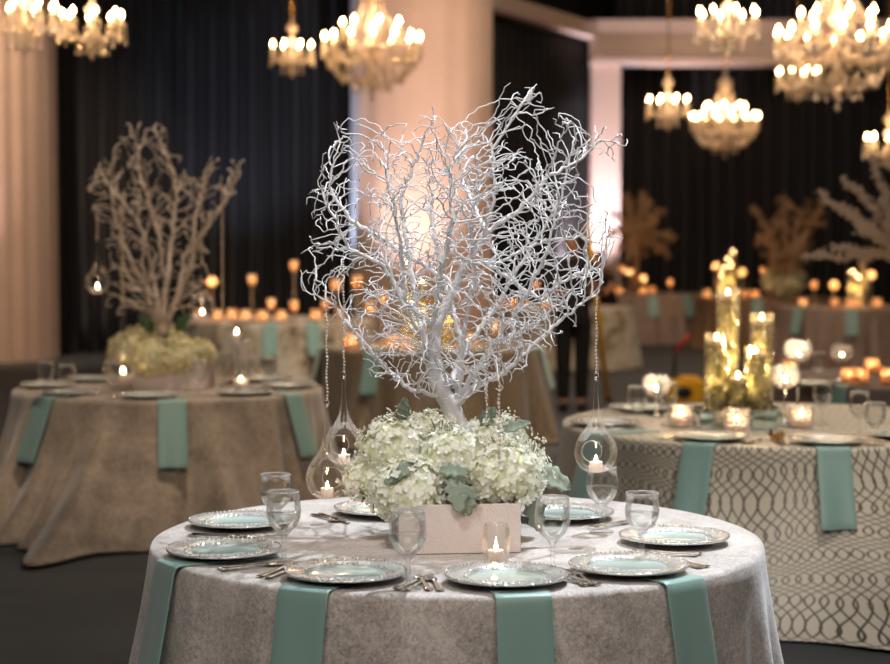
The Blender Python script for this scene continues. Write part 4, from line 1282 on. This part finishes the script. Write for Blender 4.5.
p = G(241, 392, .767); lit(bvot, (p.x, p.y, .7665), .016, 'knobbly crystal votive before the crystal stand on the left table', 'lit candle in the knobbly votive of the left table', 'knobbly crystal votives', 'candles in knobbly votives', .8, None, 1.5)

# ---- table behind the right one (T7)
for px, gy, kind, lb in [(842, 352, 'g', 'amber-lit globe holder on the plum-cloth table'), (790, 386, 'v', 'amber votive at the left of the plum-cloth table'), (849, 372, 'v', 'amber votive left below the globe on the plum-cloth table'),
                         (861, 368, 'v', 'amber votive right below the globe on the plum-cloth table'), (888, 370, 'v', 'amber votive at the right edge of the plum-cloth table'), (872, 352, 'v2', 'amber candle glass behind the globe of the plum-cloth table')]:
    if kind == 'g':
        q = W(px, gy, 11.2); gr = make_globe(max(.12, q.z - .766 - .06), .064); gr.location = (q.x, q.y, .766); tag(gr, lb, 'candle holder', 'crystal globe candle holders')
        tealight.put((q.x, q.y, q.z - .06), 0, 'lit candle in the amber-lit globe of the plum-cloth table', 'candles in crystal globes', 1.3)
    else:
        Yq = (10.95 if px > 800 else 11.5) if kind == 'v' else 11.8; q = W(px, gy, Yq)
        if Yq > 11.5: q = W(px, 372, Yq)
        lit(votive, (q.x, q.y, .766), .014, lb, 'lit candle in the ' + lb, 'amber votives on the plum-cloth table', 'candles on the plum-cloth table', 1.35, far_candle, 1.3)
p = W(818, 396, 10.85); goblet.put((p.x, p.y, .7665), 0, 'water glass standing at the left of the plum-cloth table', 'water glasses on the plum-cloth table')
charger.put((W(808, 396, 10.9).x, 10.9, .7665), 0, 'charger plate at the left of the plum-cloth table', 'charger plates')
p = W(800, 396, 10.55); th = math.atan2(p.y - T7[1], p.x - T7[0]); napkin(T7, R1 + .004, th, .15, .26, 'mint napkin on the plum-grey cloth', 'mint napkins on the plum-cloth table', seed=3, flare=.2)

# ---- far tables: candles found one by one in the photograph, each on its own table
def far_set(T, items, what, hmax=.9):
    """items: (pixel x, flame pixel y, depth offset, holder kind)"""
    items = sorted(items, key=lambda q: q[0]); n = len(items)
    for i, (px, py, dy, kind) in enumerate(items):
        Yq = T[1] + dy; q = W(px, py, Yq); zf = q.z
        lab = f'{ORD[i]} from the left on {what}'
        hold = {'v': 'amber votive glass', 's': 'stemmed candle glass', 'c': 'tall glass cylinder', 'g': 'stemmed glowing globe'}[kind]
        hl = f'{hold}, {ORD[i] if i < 16 else "last"} from the left on {what}'
        base = .766
        if kind == 'v' or zf < base + .09:
            kk = 1.15; far_candle.put((q.x, q.y, base + .012), 0, 'lit candle, ' + lab, 'candles on ' + what, 1.15); votive.put((q.x, q.y, base), 0, hl, 'candle glasses on ' + what, 1.6)
        elif kind == 'c':
            h = zf - base + .03
            r = empty('cylinder_vase', (q.x, q.y, base)); tag(r, hl, 'vase', 'candle glasses on ' + what)
            MB().lathe([(0, 0), (.055, 0), (.055, h), (.052, h), (.052, .01), (0, .008)], 18).build('glass_cylinder', M['glass_vase'], r)
            mb = MB(); rnd = random.Random(i)
            for k in range(26):
                a = rnd.random() * 7; rr = .036 * rnd.random() ** .5
                floret(mb, Vector((rr * math.cos(a), rr * math.sin(a), .02 + (h - .1) * rnd.random())), Vector((math.cos(a), math.sin(a), .2)), .026, rnd, rnd.random())
            tag(mb.build('submerged_blossoms', M['petal_vase'], r, smooth=False), kind='stuff')
            l = bpy.data.lights.new('candle_glow', 'POINT'); l.energy = 1.6; l.color = (1, .68, .32); l.shadow_soft_size = .03  # lamp added halfway up the vase, below its candle, to make it glow
            lo = bpy.data.objects.new('candle_glow', l); COL.objects.link(lo); lo.location = (q.x, q.y, base + h * .5)
            float_candle.put((q.x, q.y, zf - .03), 0, 'lit candle, ' + lab, 'candles on ' + what, 1.0)
        else:
            h = zf - base - .03
            r = empty('stemmed_candle_holder', (q.x, q.y, base)); tag(r, hl, 'candle holder', 'candle glasses on ' + what)
            MB().lathe([(0, 0), (.045, 0), (.04, .01), (.009, .02), (.007, h * .5), (.014, h * .55), (.007, h * .62), (.010, h - .02), (.03, h), (0, h)], 14).build('stem', M['frost_clear'], r)
            if kind == 'g':
                MB().ball((0, 0, h + .055), .062, 16, 10).build('globe', M['frost'], r)
            else:
                MB().lathe([(.03, h), (.042, h + .02), (.046, h + .11), (.043, h + .11), (.039, h + .022), (0, h + .004)], 16).build('cup', M['frost'], r)
            far_candle.put((q.x, q.y, h + base + .008), 0, 'lit candle, ' + lab, 'candles on ' + what, 1.0)
far_set(T5, [(252, 282, -.2, 's'), (294, 268, -.1, 's'), (245, 316, -.45, 'v'), (262, 316, -.5, 'v'), (281, 318, -.55, 'v'), (294, 308, -.2, 's'), (217, 318, -.3, 'v'), (200, 322, -.1, 'v'), (232, 316, -.1, 'v'), (316, 310, -.3, 'v'), (326, 306, -.1, 's'), (212, 284, .2, 'g'), (271, 306, .1, 's'), (340, 306, .1, 'v')],
        'the dark-blotched cream table')
far_set(T4, [(336, 288, -.1, 's'), (357, 285, .1, 's'), (350, 306, -.4, 'v'), (370, 311, -.3, 's'), (394, 324, -.5, 'v'), (406, 262, .0, 'c'), (422, 282, .1, 'c'), (414, 302, -.15, 'c'), (447, 300, .1, 'c'), (404, 350, -.75, 'v'), (470, 330, -.4, 'v'), (440, 276, .25, 'c'), (382, 300, .2, 's'), (496, 330, -.3, 's')],
        'the brown-clothed table behind the branches')
far_set(T6, [(499, 296, -.2, 'v'), (512, 298, -.1, 'v'), (536, 287, .0, 's'), (553, 273, .1, 'g'), (545, 297, -.3, 'v'), (524, 290, .3, 'v'), (560, 290, -.3, 'v')],
        'the mottled table behind the person')
far_set(T8, [(629, 274, .1, 'g'), (643, 280, 0, 'g'), (619, 291, -.4, 'v'), (643, 292, -.5, 'v'), (652, 290, -.3, 'v'), (611, 291, -.3, 'v'), (622, 270, .5, 's'), (670, 284, .4, 's')],
        'the table under palm-like branches')
far_set(T9, [(733, 252, .3, 'c'), (728, 260, .1, 'c'), (731, 266, -.1, 'c'), (724, 268, -.2, 'c'), (721, 276, -.3, 'c'), (707, 287, -.4, 'v'), (745, 287, -.5, 'v'), (755, 294, -.6, 'v'), (742, 274, .2, 'g'), (716, 268, .4, 'g'), (763, 272, .2, 's'), (790, 272, .1, 's')],
        'the table with stepped candle cylinders', .9)
far_set(T10, [(834, 287, .1, 'g'), (835, 300, -.5, 'v'), (863, 258, .1, 'c'), (852, 272, -.1, 'c'), (858, 277, -.2, 'c'), (871, 277, .3, 'g'), (850, 300, -.6, 'v'), (857, 300, -.6, 'v'), (877, 299, -.5, 'v'), (814, 287, 0, 's'), (803, 297, -.2, 'v')],
        'the far table with amber vases')
# far napkins
for T, Rr, pxs, nm in [(T5, R1 * 1.15, (270, 312), 'the dark-blotched cream cloth'), (T4, R1, (322, 374, 540), 'the brownish cloth behind the white branches'), (T8, R1, (653, 686), 'the far grey pleated cloth'), (T9, R1 * 1.1, (758,), 'the far brown pleated cloth'),
                       (T10, R1, (800, 852), 'the grey pleated cloth with amber vases')]:
    for i, px in enumerate(pxs):
        for _ in range(1):
            yy = T[1] - Rr * .8
            for it in range(4):
                x = (px - 445) / 1800 * yy - T[0]; x = max(-Rr * .97, min(Rr * .97, x)); yy = T[1] - math.sqrt(Rr * Rr - x * x)
        th = math.atan2(yy - T[1], x)
        pos = {1: [''], 2: ['left ', 'right '], 3: ['leftmost ', 'middle ', 'rightmost ']}[len(pxs)][i]
        napkin(T, Rr + .006, th, .15, .30, f'{pos}mint napkin on {nm}', 'mint napkins on the far tables', seed=i, flare=.22)
for k, (T, px, py, lb) in enumerate([(T4, 440, 360, 'charger plate at the front of the table behind the white branches'), (T4, 350, 352, 'charger plate at the left of the table behind the white branches'), (T4, 520, 354, 'charger plate at the right of the table behind the white branches'),
                                     (T5, 290, 328, 'charger plate at the front of the dark-blotched table'), (T5, 340, 322, 'charger plate at the right of the dark-blotched table'), (T5, 240, 322, 'charger plate at the left of the dark-blotched table')]):
    p = G(px, py, .775); d = Vector((p.x - T[0], p.y - T[1])); d *= min(1, .74 / max(d.length, .01))
    charger.put((T[0] + d.x, T[1] + d.y, .7665), 0, lb, 'charger plates')
# arrangement under the vase-shaped branches
hydrangea((h9(783, 302)[0], Y9, 1.0), .27, 130, .09, M['petal_cream'], 'blurred mound of cream flowers under the vase-shaped branches', 90, sq=(1, .8, .75), stem=.05)

# ------------------------------------------------------------------ chandeliers
def pend(mb, p, L, r, gap):
    n = max(2, int(L / gap))
    for k in range(n): mb.ball((p[0], p[1], p[2] - k * gap), r, 6, 4)
    mb.lathe([(0, -.034 * r / .007), (r * 1.7, -.018 * r / .007), (r * .9, -.006), (0, 0)], 6, (p[0], p[1], p[2] - n * gap + gap * .5))
def make_small():
    root = empty('crystal_chandelier'); tag(root, 'x', 'chandelier')
    MB().lathe([(0, -.12), (.03, -.10), (.045, -.06), (.02, -.02), (.015, .05), (.05, .09), (.055, .12), (.02, .16), (.02, .20), (.062, .24), (.064, .27), (.02, .31), (.012, .36), (0, .37)], 16).build('column', M['crystal_warm'], root)
    for k in range(8):
        a = 2 * PI * k / 8 + .2; c, s = math.cos(a), math.sin(a); R = .225
        pts = [(c * r, s * r, z) for r, z in ((.02, -.04), (.07, -.10), (.13, -.12), (.19, -.07), (R, .0))]
        ar = MB().tube(pts, .008, 6); ar.lathe([(0, 0), (.034, .004), (.038, .012), (.014, .008), (.011, .055), (0, .055)], 12, (c * R, s * R, 0))
        ao = ar.build('arm', M['crystal_warm'], root)
        flame_mesh(.0165, .060, M['bulb']).build('bulb', M['bulb'], ao, (c * R, s * R, .055))
        b = MB()
        for q in range(3):
            an = a + (q - 1) * 1.6; pend(b, (c * R + .034 * math.cos(an), s * R + .034 * math.sin(an), -.004), .10 + .035 * (q == 1), .0085, .019)
        pend(b, (c * .12, s * .12, -.12), .10, .0085, .019)
        tag(b.build('crystal_fringe', M['crystal_spark'], ao, smooth=False), kind='stuff')
    b = MB(); pend(b, (0, 0, -.12), .13, .012, .024)
    for k in range(8):
        a = 2 * PI * k / 8; pend(b, (.05 * math.cos(a), .05 * math.sin(a), -.10), .12, .008, .018)
    tag(b.build('crystal_fringe', M['crystal_spark'], root, smooth=False), kind='stuff')
    l = bpy.data.lights.new('chandelier_glow', 'POINT'); l.energy = 5; l.color = (1, .68, .42); l.shadow_soft_size = .12
    lo = bpy.data.objects.new('chandelier_glow', l); COL.objects.link(lo); lo.parent = root; lo.location = (0, 0, .09)
    return root
def make_large():
    root = empty('grand_crystal_chandelier'); tag(root, 'x', 'chandelier')
    MB().lathe([(0, -.40), (.03, -.36), (.05, -.25), (.025, -.1), (.03, .1), (.09, .2), (.03, .3), (.03, .5), (.11, .58), (.12, .66), (.03, .72), (.02, .9), (0, .92)], 16).build('column', M['crystal_warm'], root)
    for R, zz, n in ((.53, 0, 14), (.32, .16, 7)):
        for k in range(n):
            a = 2 * PI * k / n + R; c, s = math.cos(a), math.sin(a)
            pts = [(c * r * R, s * r * R, zz + z) for r, z in ((.08, -.06), (.35, -.16), (.65, -.17), (.88, -.08), (1, 0))]
            ar = MB().tube(pts, .011, 5); ar.lathe([(0, 0), (.040, .004), (.044, .014), (.016, .010), (.013, .07), (0, .07)], 10, (c * R, s * R, zz))
            ao = ar.build('arm', M['crystal_warm'], root)
            flame_mesh(.022, .075, M['bulb']).build('bulb', M['bulb'], ao, (c * R, s * R, zz + .07))
            b = MB()
            for q in range(2): 
                an = a + (q - .5) * 2.4; pend(b, (c * R + .04 * math.cos(an), s * R + .04 * math.sin(an), zz - .004), .10, .011, .024)
            tag(b.build('crystal_fringe', M['crystal_spark'], ao, smooth=False), kind='stuff')
    b = MB()
    rc = random.Random(6)
    for j in range(11):
        t_ = j / 10; th = t_ * PI / 2; nn = max(5, int(26 * math.cos(th * .9) + 2))
        for k in range(nn):
            a = 2 * PI * (k + .5 * (j % 2)) / nn; c, s = math.cos(a), math.sin(a)
            r = (.47 * math.cos(th) + .04) * rc.uniform(.93, 1.06); z = -.08 - .34 * math.sin(th) + rc.uniform(-.015, .015); q = rc.uniform(.014, .030)
            b.lathe([(0, -q * 1.7), (q, 0), (0, q)], 5, (c * r, s * r, z))
    for k in range(13):
        a = 2 * PI * k / 13; b.tube([((.47 * math.cos(t) + .03) * math.cos(a), (.47 * math.cos(t) + .03) * math.sin(a), -.08 - .34 * math.sin(t)) for t in (0, .4, .8, 1.2, PI / 2)], .003, 4)
    tag(b.build('crystal_basket', M['crystal_spark'], root, smooth=False), kind='stuff')
    b = MB()
    for k in range(16):
        a = 2 * PI * k / 16; c, s = math.cos(a), math.sin(a)
        for j in range(15):
            t_ = j / 14; r = .10 + .34 * t_ ** 1.8; z = .62 - .60 * t_ ** .8 
            b.ball((c * r, s * r, z), .0135, 6, 4)
    tag(b.build('crystal_swag', M['crystal_spark'], root, smooth=False), kind='stuff')
    b = MB()
    for k in range(20):
        a = 2 * PI * k / 20; pend(b, (.34 * math.cos(a), .34 * math.sin(a), -.30), .09, .011, .024)
        if k % 2: pend(b, (.2 * math.cos(a), .2 * math.sin(a), -.40), .09, .011, .024)
    pend(b, (0, 0, -.40), .16, .016, .03); tag(b.build('crystal_fringe', M['crystal_spark'], root, smooth=False), kind='stuff')
    l = bpy.data.lights.new('chandelier_glow', 'POINT'); l.energy = 16; l.color = (1, .66, .40); l.shadow_soft_size = .2
    lo = bpy.data.objects.new('chandelier_glow', l); COL.objects.link(lo); lo.parent = root; lo.location = (0, 0, .22)
    return root
ch_s = Proto(make_small()); ch_l = Proto(make_large())
for kind, px, py, Y, sc, rz, lb in [
        ('s', 92, 24, 13.2, .95, .1, 'bright small chandelier at the top left, right of the cut-off pair'), ('s', 24, 16, 13.6, 1.05, .5, 'bright chandelier at the top left corner, nearer the frame edge'),
        ('s', 292, 52, 19.8, 1.0, .3, 'small chandelier hanging before the dark curtain, left of the large one'), ('l', 372, 46, 19.8, 1.0, .2, 'large basket chandelier hanging before the middle pillar'),
        ('s', 728, 22, 15.2, 1.08, .7, 'small bright chandelier at the top, left of the large right one'), ('l', 838, 42, 16.6, 1.05, .9, 'largest chandelier at the top right'),
        ('s', 798, 78, 20.5, 1.0, .1, 'small chandelier hanging below the largest one at the right'), ('s', 668, 106, 20.3, 1.0, .9, 'small chandelier lowest at the left before the white beam'),
        ('l', 725, 122, 29.0, .98, .6, 'smaller-looking basket chandelier hanging low before the black curtain'), ('s', 889, 144, 19.0, 1.0, .4, 'small chandelier cut by the right frame edge over the blossom branches')]:
    p = W(px, py, Y)
    if kind == 'l' and Y > 25: p = W(px, py, 28.6)
    o = (ch_s if kind == 's' else ch_l).put(p, rz, lb, 'small crystal chandeliers' if kind == 's' else 'large basket chandeliers', sc)
    for c in list(o.children):
        if c.name.startswith('hanging_rod'): bpy.data.objects.remove(c)
    z0 = (.36 if kind == 's' else .90); z1 = (6.5 - p.z) / sc
    MB().tube([(0, 0, z0), (0, 0, z1)], .009 if kind == 's' else .016, 6).build('hanging_rod', M['gold'], o)

# ------------------------------------------------------------------ people at the back
def skin_body(name, joints, edges, mat, parent=None, sub=2, root=0):
    me = bpy.data.meshes.new(name); me.from_pydata([j[:3] for j in joints], edges, []); me.update()
    o = bpy.data.objects.new(name, me); COL.objects.link(o)
    if parent: o.parent = parent
    sm = o.modifiers.new('skin', 'SKIN'); sm.use_smooth_shade = True; sm.branch_smoothing = .4
    for i, j in enumerate(joints):
        v = me.skin_vertices[0].data[i]; r = j[3]
        v.radius = (r, j[4] if len(j) > 4 else r); v.use_root = (i == root)
    o.modifiers.new('sub', 'SUBSURF').levels = sub; o.modifiers['sub'].render_levels = sub
    me.materials.append(mat)
    return o
def hand(root, wrist, d, side, mat, body_name='hand'):
    """palm, four unequal curled fingers and a thumb, rooted at the wrist"""
    d = Vector(d).normalized(); w_ = Vector(wrist); s = Vector(side).normalized(); n = d.cross(s)
    b = MB()
    b.ball(tuple(w_ + d * .045), .043, 10, 7, sq=(1, .62, 1.05))
    for k in range(4):
        L = (.070, .080, .074, .058)[k]; p0 = w_ + d * .065 + s * (k - 1.5) * .019
        b.tube([p0, p0 + d * L * .45, p0 + d * L * .8 + n * L * .2, p0 + d * L * .95 + n * L * .45], [.010, .0095, .008, .006], 7)
    p0 = w_ + d * .02 - s * .03
    b.tube([p0, p0 + d * .03 - s * .022, p0 + d * .058 - s * .026 + n * .012], [.012, .010, .007], 7)
    return b.build(body_name, mat, root)
def head(root, c, R, face, mat, hairmat, ponytail=False):
    b = MB(); b.ball((0, 0, 0), R, 20, 14, sq=(.80, .93, 1.12))
    f_ = Vector(face).normalized(); s = Vector((-f_.y, f_.x, 0))
    m = Matrix.Translation(c) @ Matrix(((s.x, f_.x, 0), (s.y, f_.y, 0), (0, 0, 1))).to_4x4()
    b.lathe([(0, -.02), (.014, -.014), (.010, .01), (0, .028)], 8, (0, R * .93, -.01))       # nose
    b.ball((-R * .8, 0, -.01), .02, 8, 6, sq=(.4, .7, 1.2)); b.ball((R * .8, 0, -.01), .02, 8, 6, sq=(.4, .7, 1.2))
    b.ball((0, R * .83, -.055), .018, 8, 5, sq=(1.2, .5, .4))
    b.ball((0, R * .45, -.085), .045, 10, 6, sq=(.9, .9, .7))
    b.xf(m); b.build('head', mat, root)
    e = MB()
    for q in (-1, 1): e.ball((q * R * .33, R * .80, .012), .010, 8, 6)
    e.xf(m).build('eyes', hairmat, root)
    h = MB(); h.ball((0, -R * .13, R * .16), R * 1.06, 20, 12, sq=(.86, .92, 1.08))
    if ponytail: h.tube([(0, -R * .9, R * .3), (0, -R * 1.4, R * .1), (0, -R * 1.35, -R * .9)], [.03, .04, .018], 8)
    h.xf(m).build('hair', hairmat, root)
# person in black, standing behind the white branches, arms raised to the left
pf = G(573, 411, 0.0); Yp = pf.y
person = empty('person', (pf.x, pf.y, 0)); tag(person, 'person in black shirt and black trousers standing behind the white branches', 'person')
J = [(0, 0, .93, .085, .06), (0, .01, 1.10, .085, .06), (0, .0, 1.28, .135, .09), (0, -.01, 1.38, .085, .065), (0, -.02, 1.47, .052),          # pelvis..neck 0-4
     (-.085, 0, .86, .092), (-.09, -.01, .50, .062), (-.095, .02, .12, .042), (-.10, -.06, .04, .026, .022),                                     # left leg 5-8
     (.085, 0, .86, .092), (.085, .03, .50, .062), (.08, .07, .12, .042), (.085, -.01, .04, .026, .022),                                          # right leg 9-12
     (-.17, 0, 1.38, .058), (-.24, -.06, 1.14, .045), (-.12, -.26, 1.12, .032),                                                                   # left arm 13-15
     (.17, 0, 1.38, .058), (.25, -.06, 1.15, .045), (.17, -.28, 1.20, .032)]
E = [(0, 1), (1, 2), (2, 3), (3, 4), (0, 5), (5, 6), (6, 7), (7, 8), (0, 9), (9, 10), (10, 11), (11, 12), (3, 13), (13, 14), (14, 15), (3, 16), (16, 17), (17, 18)]
skin_body('body', J, E, M['skin'], person)
Js = [(0, 0, .76, .19, .15), (0, 0, .90, .185, .145), (0, .01, 1.10, .165, .13), (0, .0, 1.30, .205, .14), (0, -.01, 1.44, .085, .075), (-.17, 0, 1.385, .074), (-.24, -.06, 1.14, .060), (-.19, -.14, 1.13, .052), (.17, 0, 1.385, .074), (.25, -.06, 1.15, .060), (.22, -.14, 1.165, .052)]
skin_body('shirt', Js, [(0, 1), (1, 2), (2, 3), (3, 4), (4, 5), (5, 6), (6, 7), (4, 8), (8, 9), (9, 10)], M['shirt_black'], person)
Jt = [(0, 0, 1.02, .150, .115), (-.09, 0, .84, .108), (-.093, -.01, .50, .080), (-.096, .02, .085, .066), (.09, 0, .84, .108), (.088, .03, .50, .080), (.082, .07, .085, .066)]
skin_body('trousers', Jt, [(0, 1), (1, 2), (2, 3), (0, 4), (4, 5), (5, 6)], M['trousers'], person)
for x, y in ((-.10, -.05), (.085, .0)):
    MB().ball((x, y - .02, .05), .055, 12, 8, sq=(.95, 2.5, .9)).build('shoe', M['black_plastic'], person)
head(person, (0, -.03, 1.58), .105, (-.5, -.85, 0), M['skin'], M['hair'])
hand(person, (-.12, -.28, 1.12), (.3, -.9, .1), (1, .3, 0), M['skin']); hand(person, (.17, -.30, 1.20), (-.3, -.9, .1), (1, -.3, 0), M['skin'])
# second person bending over the far table
p2 = W(598, 262, 24.3); q2 = empty('person', (p2.x + .12, 24.62, 0)); tag(q2, 'dark-haired person leaning over the far mottled-cloth table, mostly hidden', 'person')
J2 = [(0, 0, .88, .085, .06), (-.03, -.12, 1.0, .085, .06), (-.07, -.24, 1.12, .12, .08), (-.10, -.30, 1.20, .10, .075), (-.12, -.35, 1.26, .052),
      (.0, .0, .82, .09), (.02, -.02, .46, .06), (.02, .04, .11, .042), (.02, -.06, .04, .04, .03),
      (.16, .04, .82, .09), (.17, .06, .46, .06), (.17, .12, .11, .042), (.17, .02, .04, .04, .03),
      (-.25, -.26, 1.15, .055), (-.30, -.42, .98, .043), (-.24, -.60, .92, .031), (.05, -.30, 1.15, .055), (.06, -.50, 1.0, .043), (-.04, -.66, .93, .031)]
J2[5] = (-.085, 0, .82, .09); J2[6] = (-.09, -.02, .46, .06); J2[7] = (-.09, .05, .11, .042); J2[8] = (-.09, -.05, .04, .04, .03); J2[9] = (.085, 0, .82, .09); J2[10] = (.09, 0, .46, .06); J2[11] = (.09, .06, .11, .042); J2[12] = (.09, -.04, .04, .04, .03)
skin_body('body', J2, E, M['skin'], q2)
skin_body('shirt', [(0, .03, .76, .18, .14), (-.02, -.08, .96, .165, .13), (-.07, -.24, 1.13, .185, .13), (-.115, -.34, 1.235, .09, .08), (-.25, -.26, 1.15, .070), (-.30, -.42, .985, .058), (.05, -.30, 1.15, .070), (.06, -.50, 1.005, .058)],
          [(0, 1), (1, 2), (2, 3), (3, 4), (4, 5), (3, 6), (6, 7)], M['shirt_black'], q2)
skin_body('trousers', [(0, 0, .96, .15, .115), (-.09, 0, .80, .106), (-.09, -.02, .46, .078), (-.09, .05, .085, .064), (.09, 0, .80, .106), (.09, 0, .46, .078), (.09, .06, .085, .064)], [(0, 1), (1, 2), (2, 3), (0, 4), (4, 5), (5, 6)], M['trousers'], q2)
for x, y in ((-.09, -.03), (.09, -.02)): MB().ball((x, y - .02, .045), .05, 12, 8, sq=(.95, 2.4, .88)).build('shoe', M['black_plastic'], q2)
head(q2, (-.13, -.42, 1.345), .105, (-.8, -.6, 0), M['skin'], M['hair'])
hand(q2, (-.24, -.62, .915), (.1, -.9, -.2), (1, .1, 0), M['skin']); hand(q2, (-.04, -.68, .925), (-.3, -.9, -.2), (1, -.3, 0), M['skin'])

# ------------------------------------------------------------------ yellow pole, mop bucket
a = G(608, 402, 0.0); t_ = W(588, 226, a.y - .25)
b = MB(); d = (t_ - a)
b.tube([(0, 0, 0), tuple(d)], .028, 8); 
po = b.build('yellow_pole', M['yellow'], loc=(a.x, a.y, .002)); tag(po, 'slim yellow upright pole standing beside the person in black', 'pole')
MB().lathe([(0, 0), (.032, 0), (.032, .05), (0, .05)], 10).build('rubber_foot', M['black_plastic'], po)
mb_ = G(686, 410, 0.0); bk = empty('mop_bucket', (mb_.x, mb_.y + .15, 0)); tag(bk, 'yellow wheeled mop bucket on the floor behind the wavy-cloth table', 'bucket')
o = MB().box((0, 0, .17), (.33, .26, .22), taper=1.12).build('tub', M['yellow'], bk, smooth=False); bv = o.modifiers.new('edge', 'BEVEL'); bv.width = .02; bv.segments = 3
o = MB().box((.05, 0, .295), (.18, .22, .04)).build('wringer', M['yellow'], bk, smooth=False); bv = o.modifiers.new('edge', 'BEVEL'); bv.width = .012; bv.segments = 2
MB().ball((-.02, -.150, .17), .07, 14, 8, sq=(1.1, .12, .8)).build('emblem', M['black_plastic'], bk)
for x in (-.13, .13):
    for y in (-.09, .09): MB().lathe([(0, -.015), (.03, -.015), (.03, .015), (0, .015)], 12, M4=Matrix.Translation((x, y, .03)) @ Matrix.Rotation(PI / 2, 4, 'Y')).build('caster', M['black_plastic'], bk)
h0 = Vector((-.10, 0, .28)); h1 = W(675, 352, mb_.y + .15) - bk.location; h2 = W(690, 334, mb_.y + .12) - bk.location
MB().tube([h0, h1], .016, 8).build('handle', M['black_plastic'], bk)
MB().tube([h1, h2], .020, 8).build('grip', M['red'], bk)
bpy.context.view_layer.update()
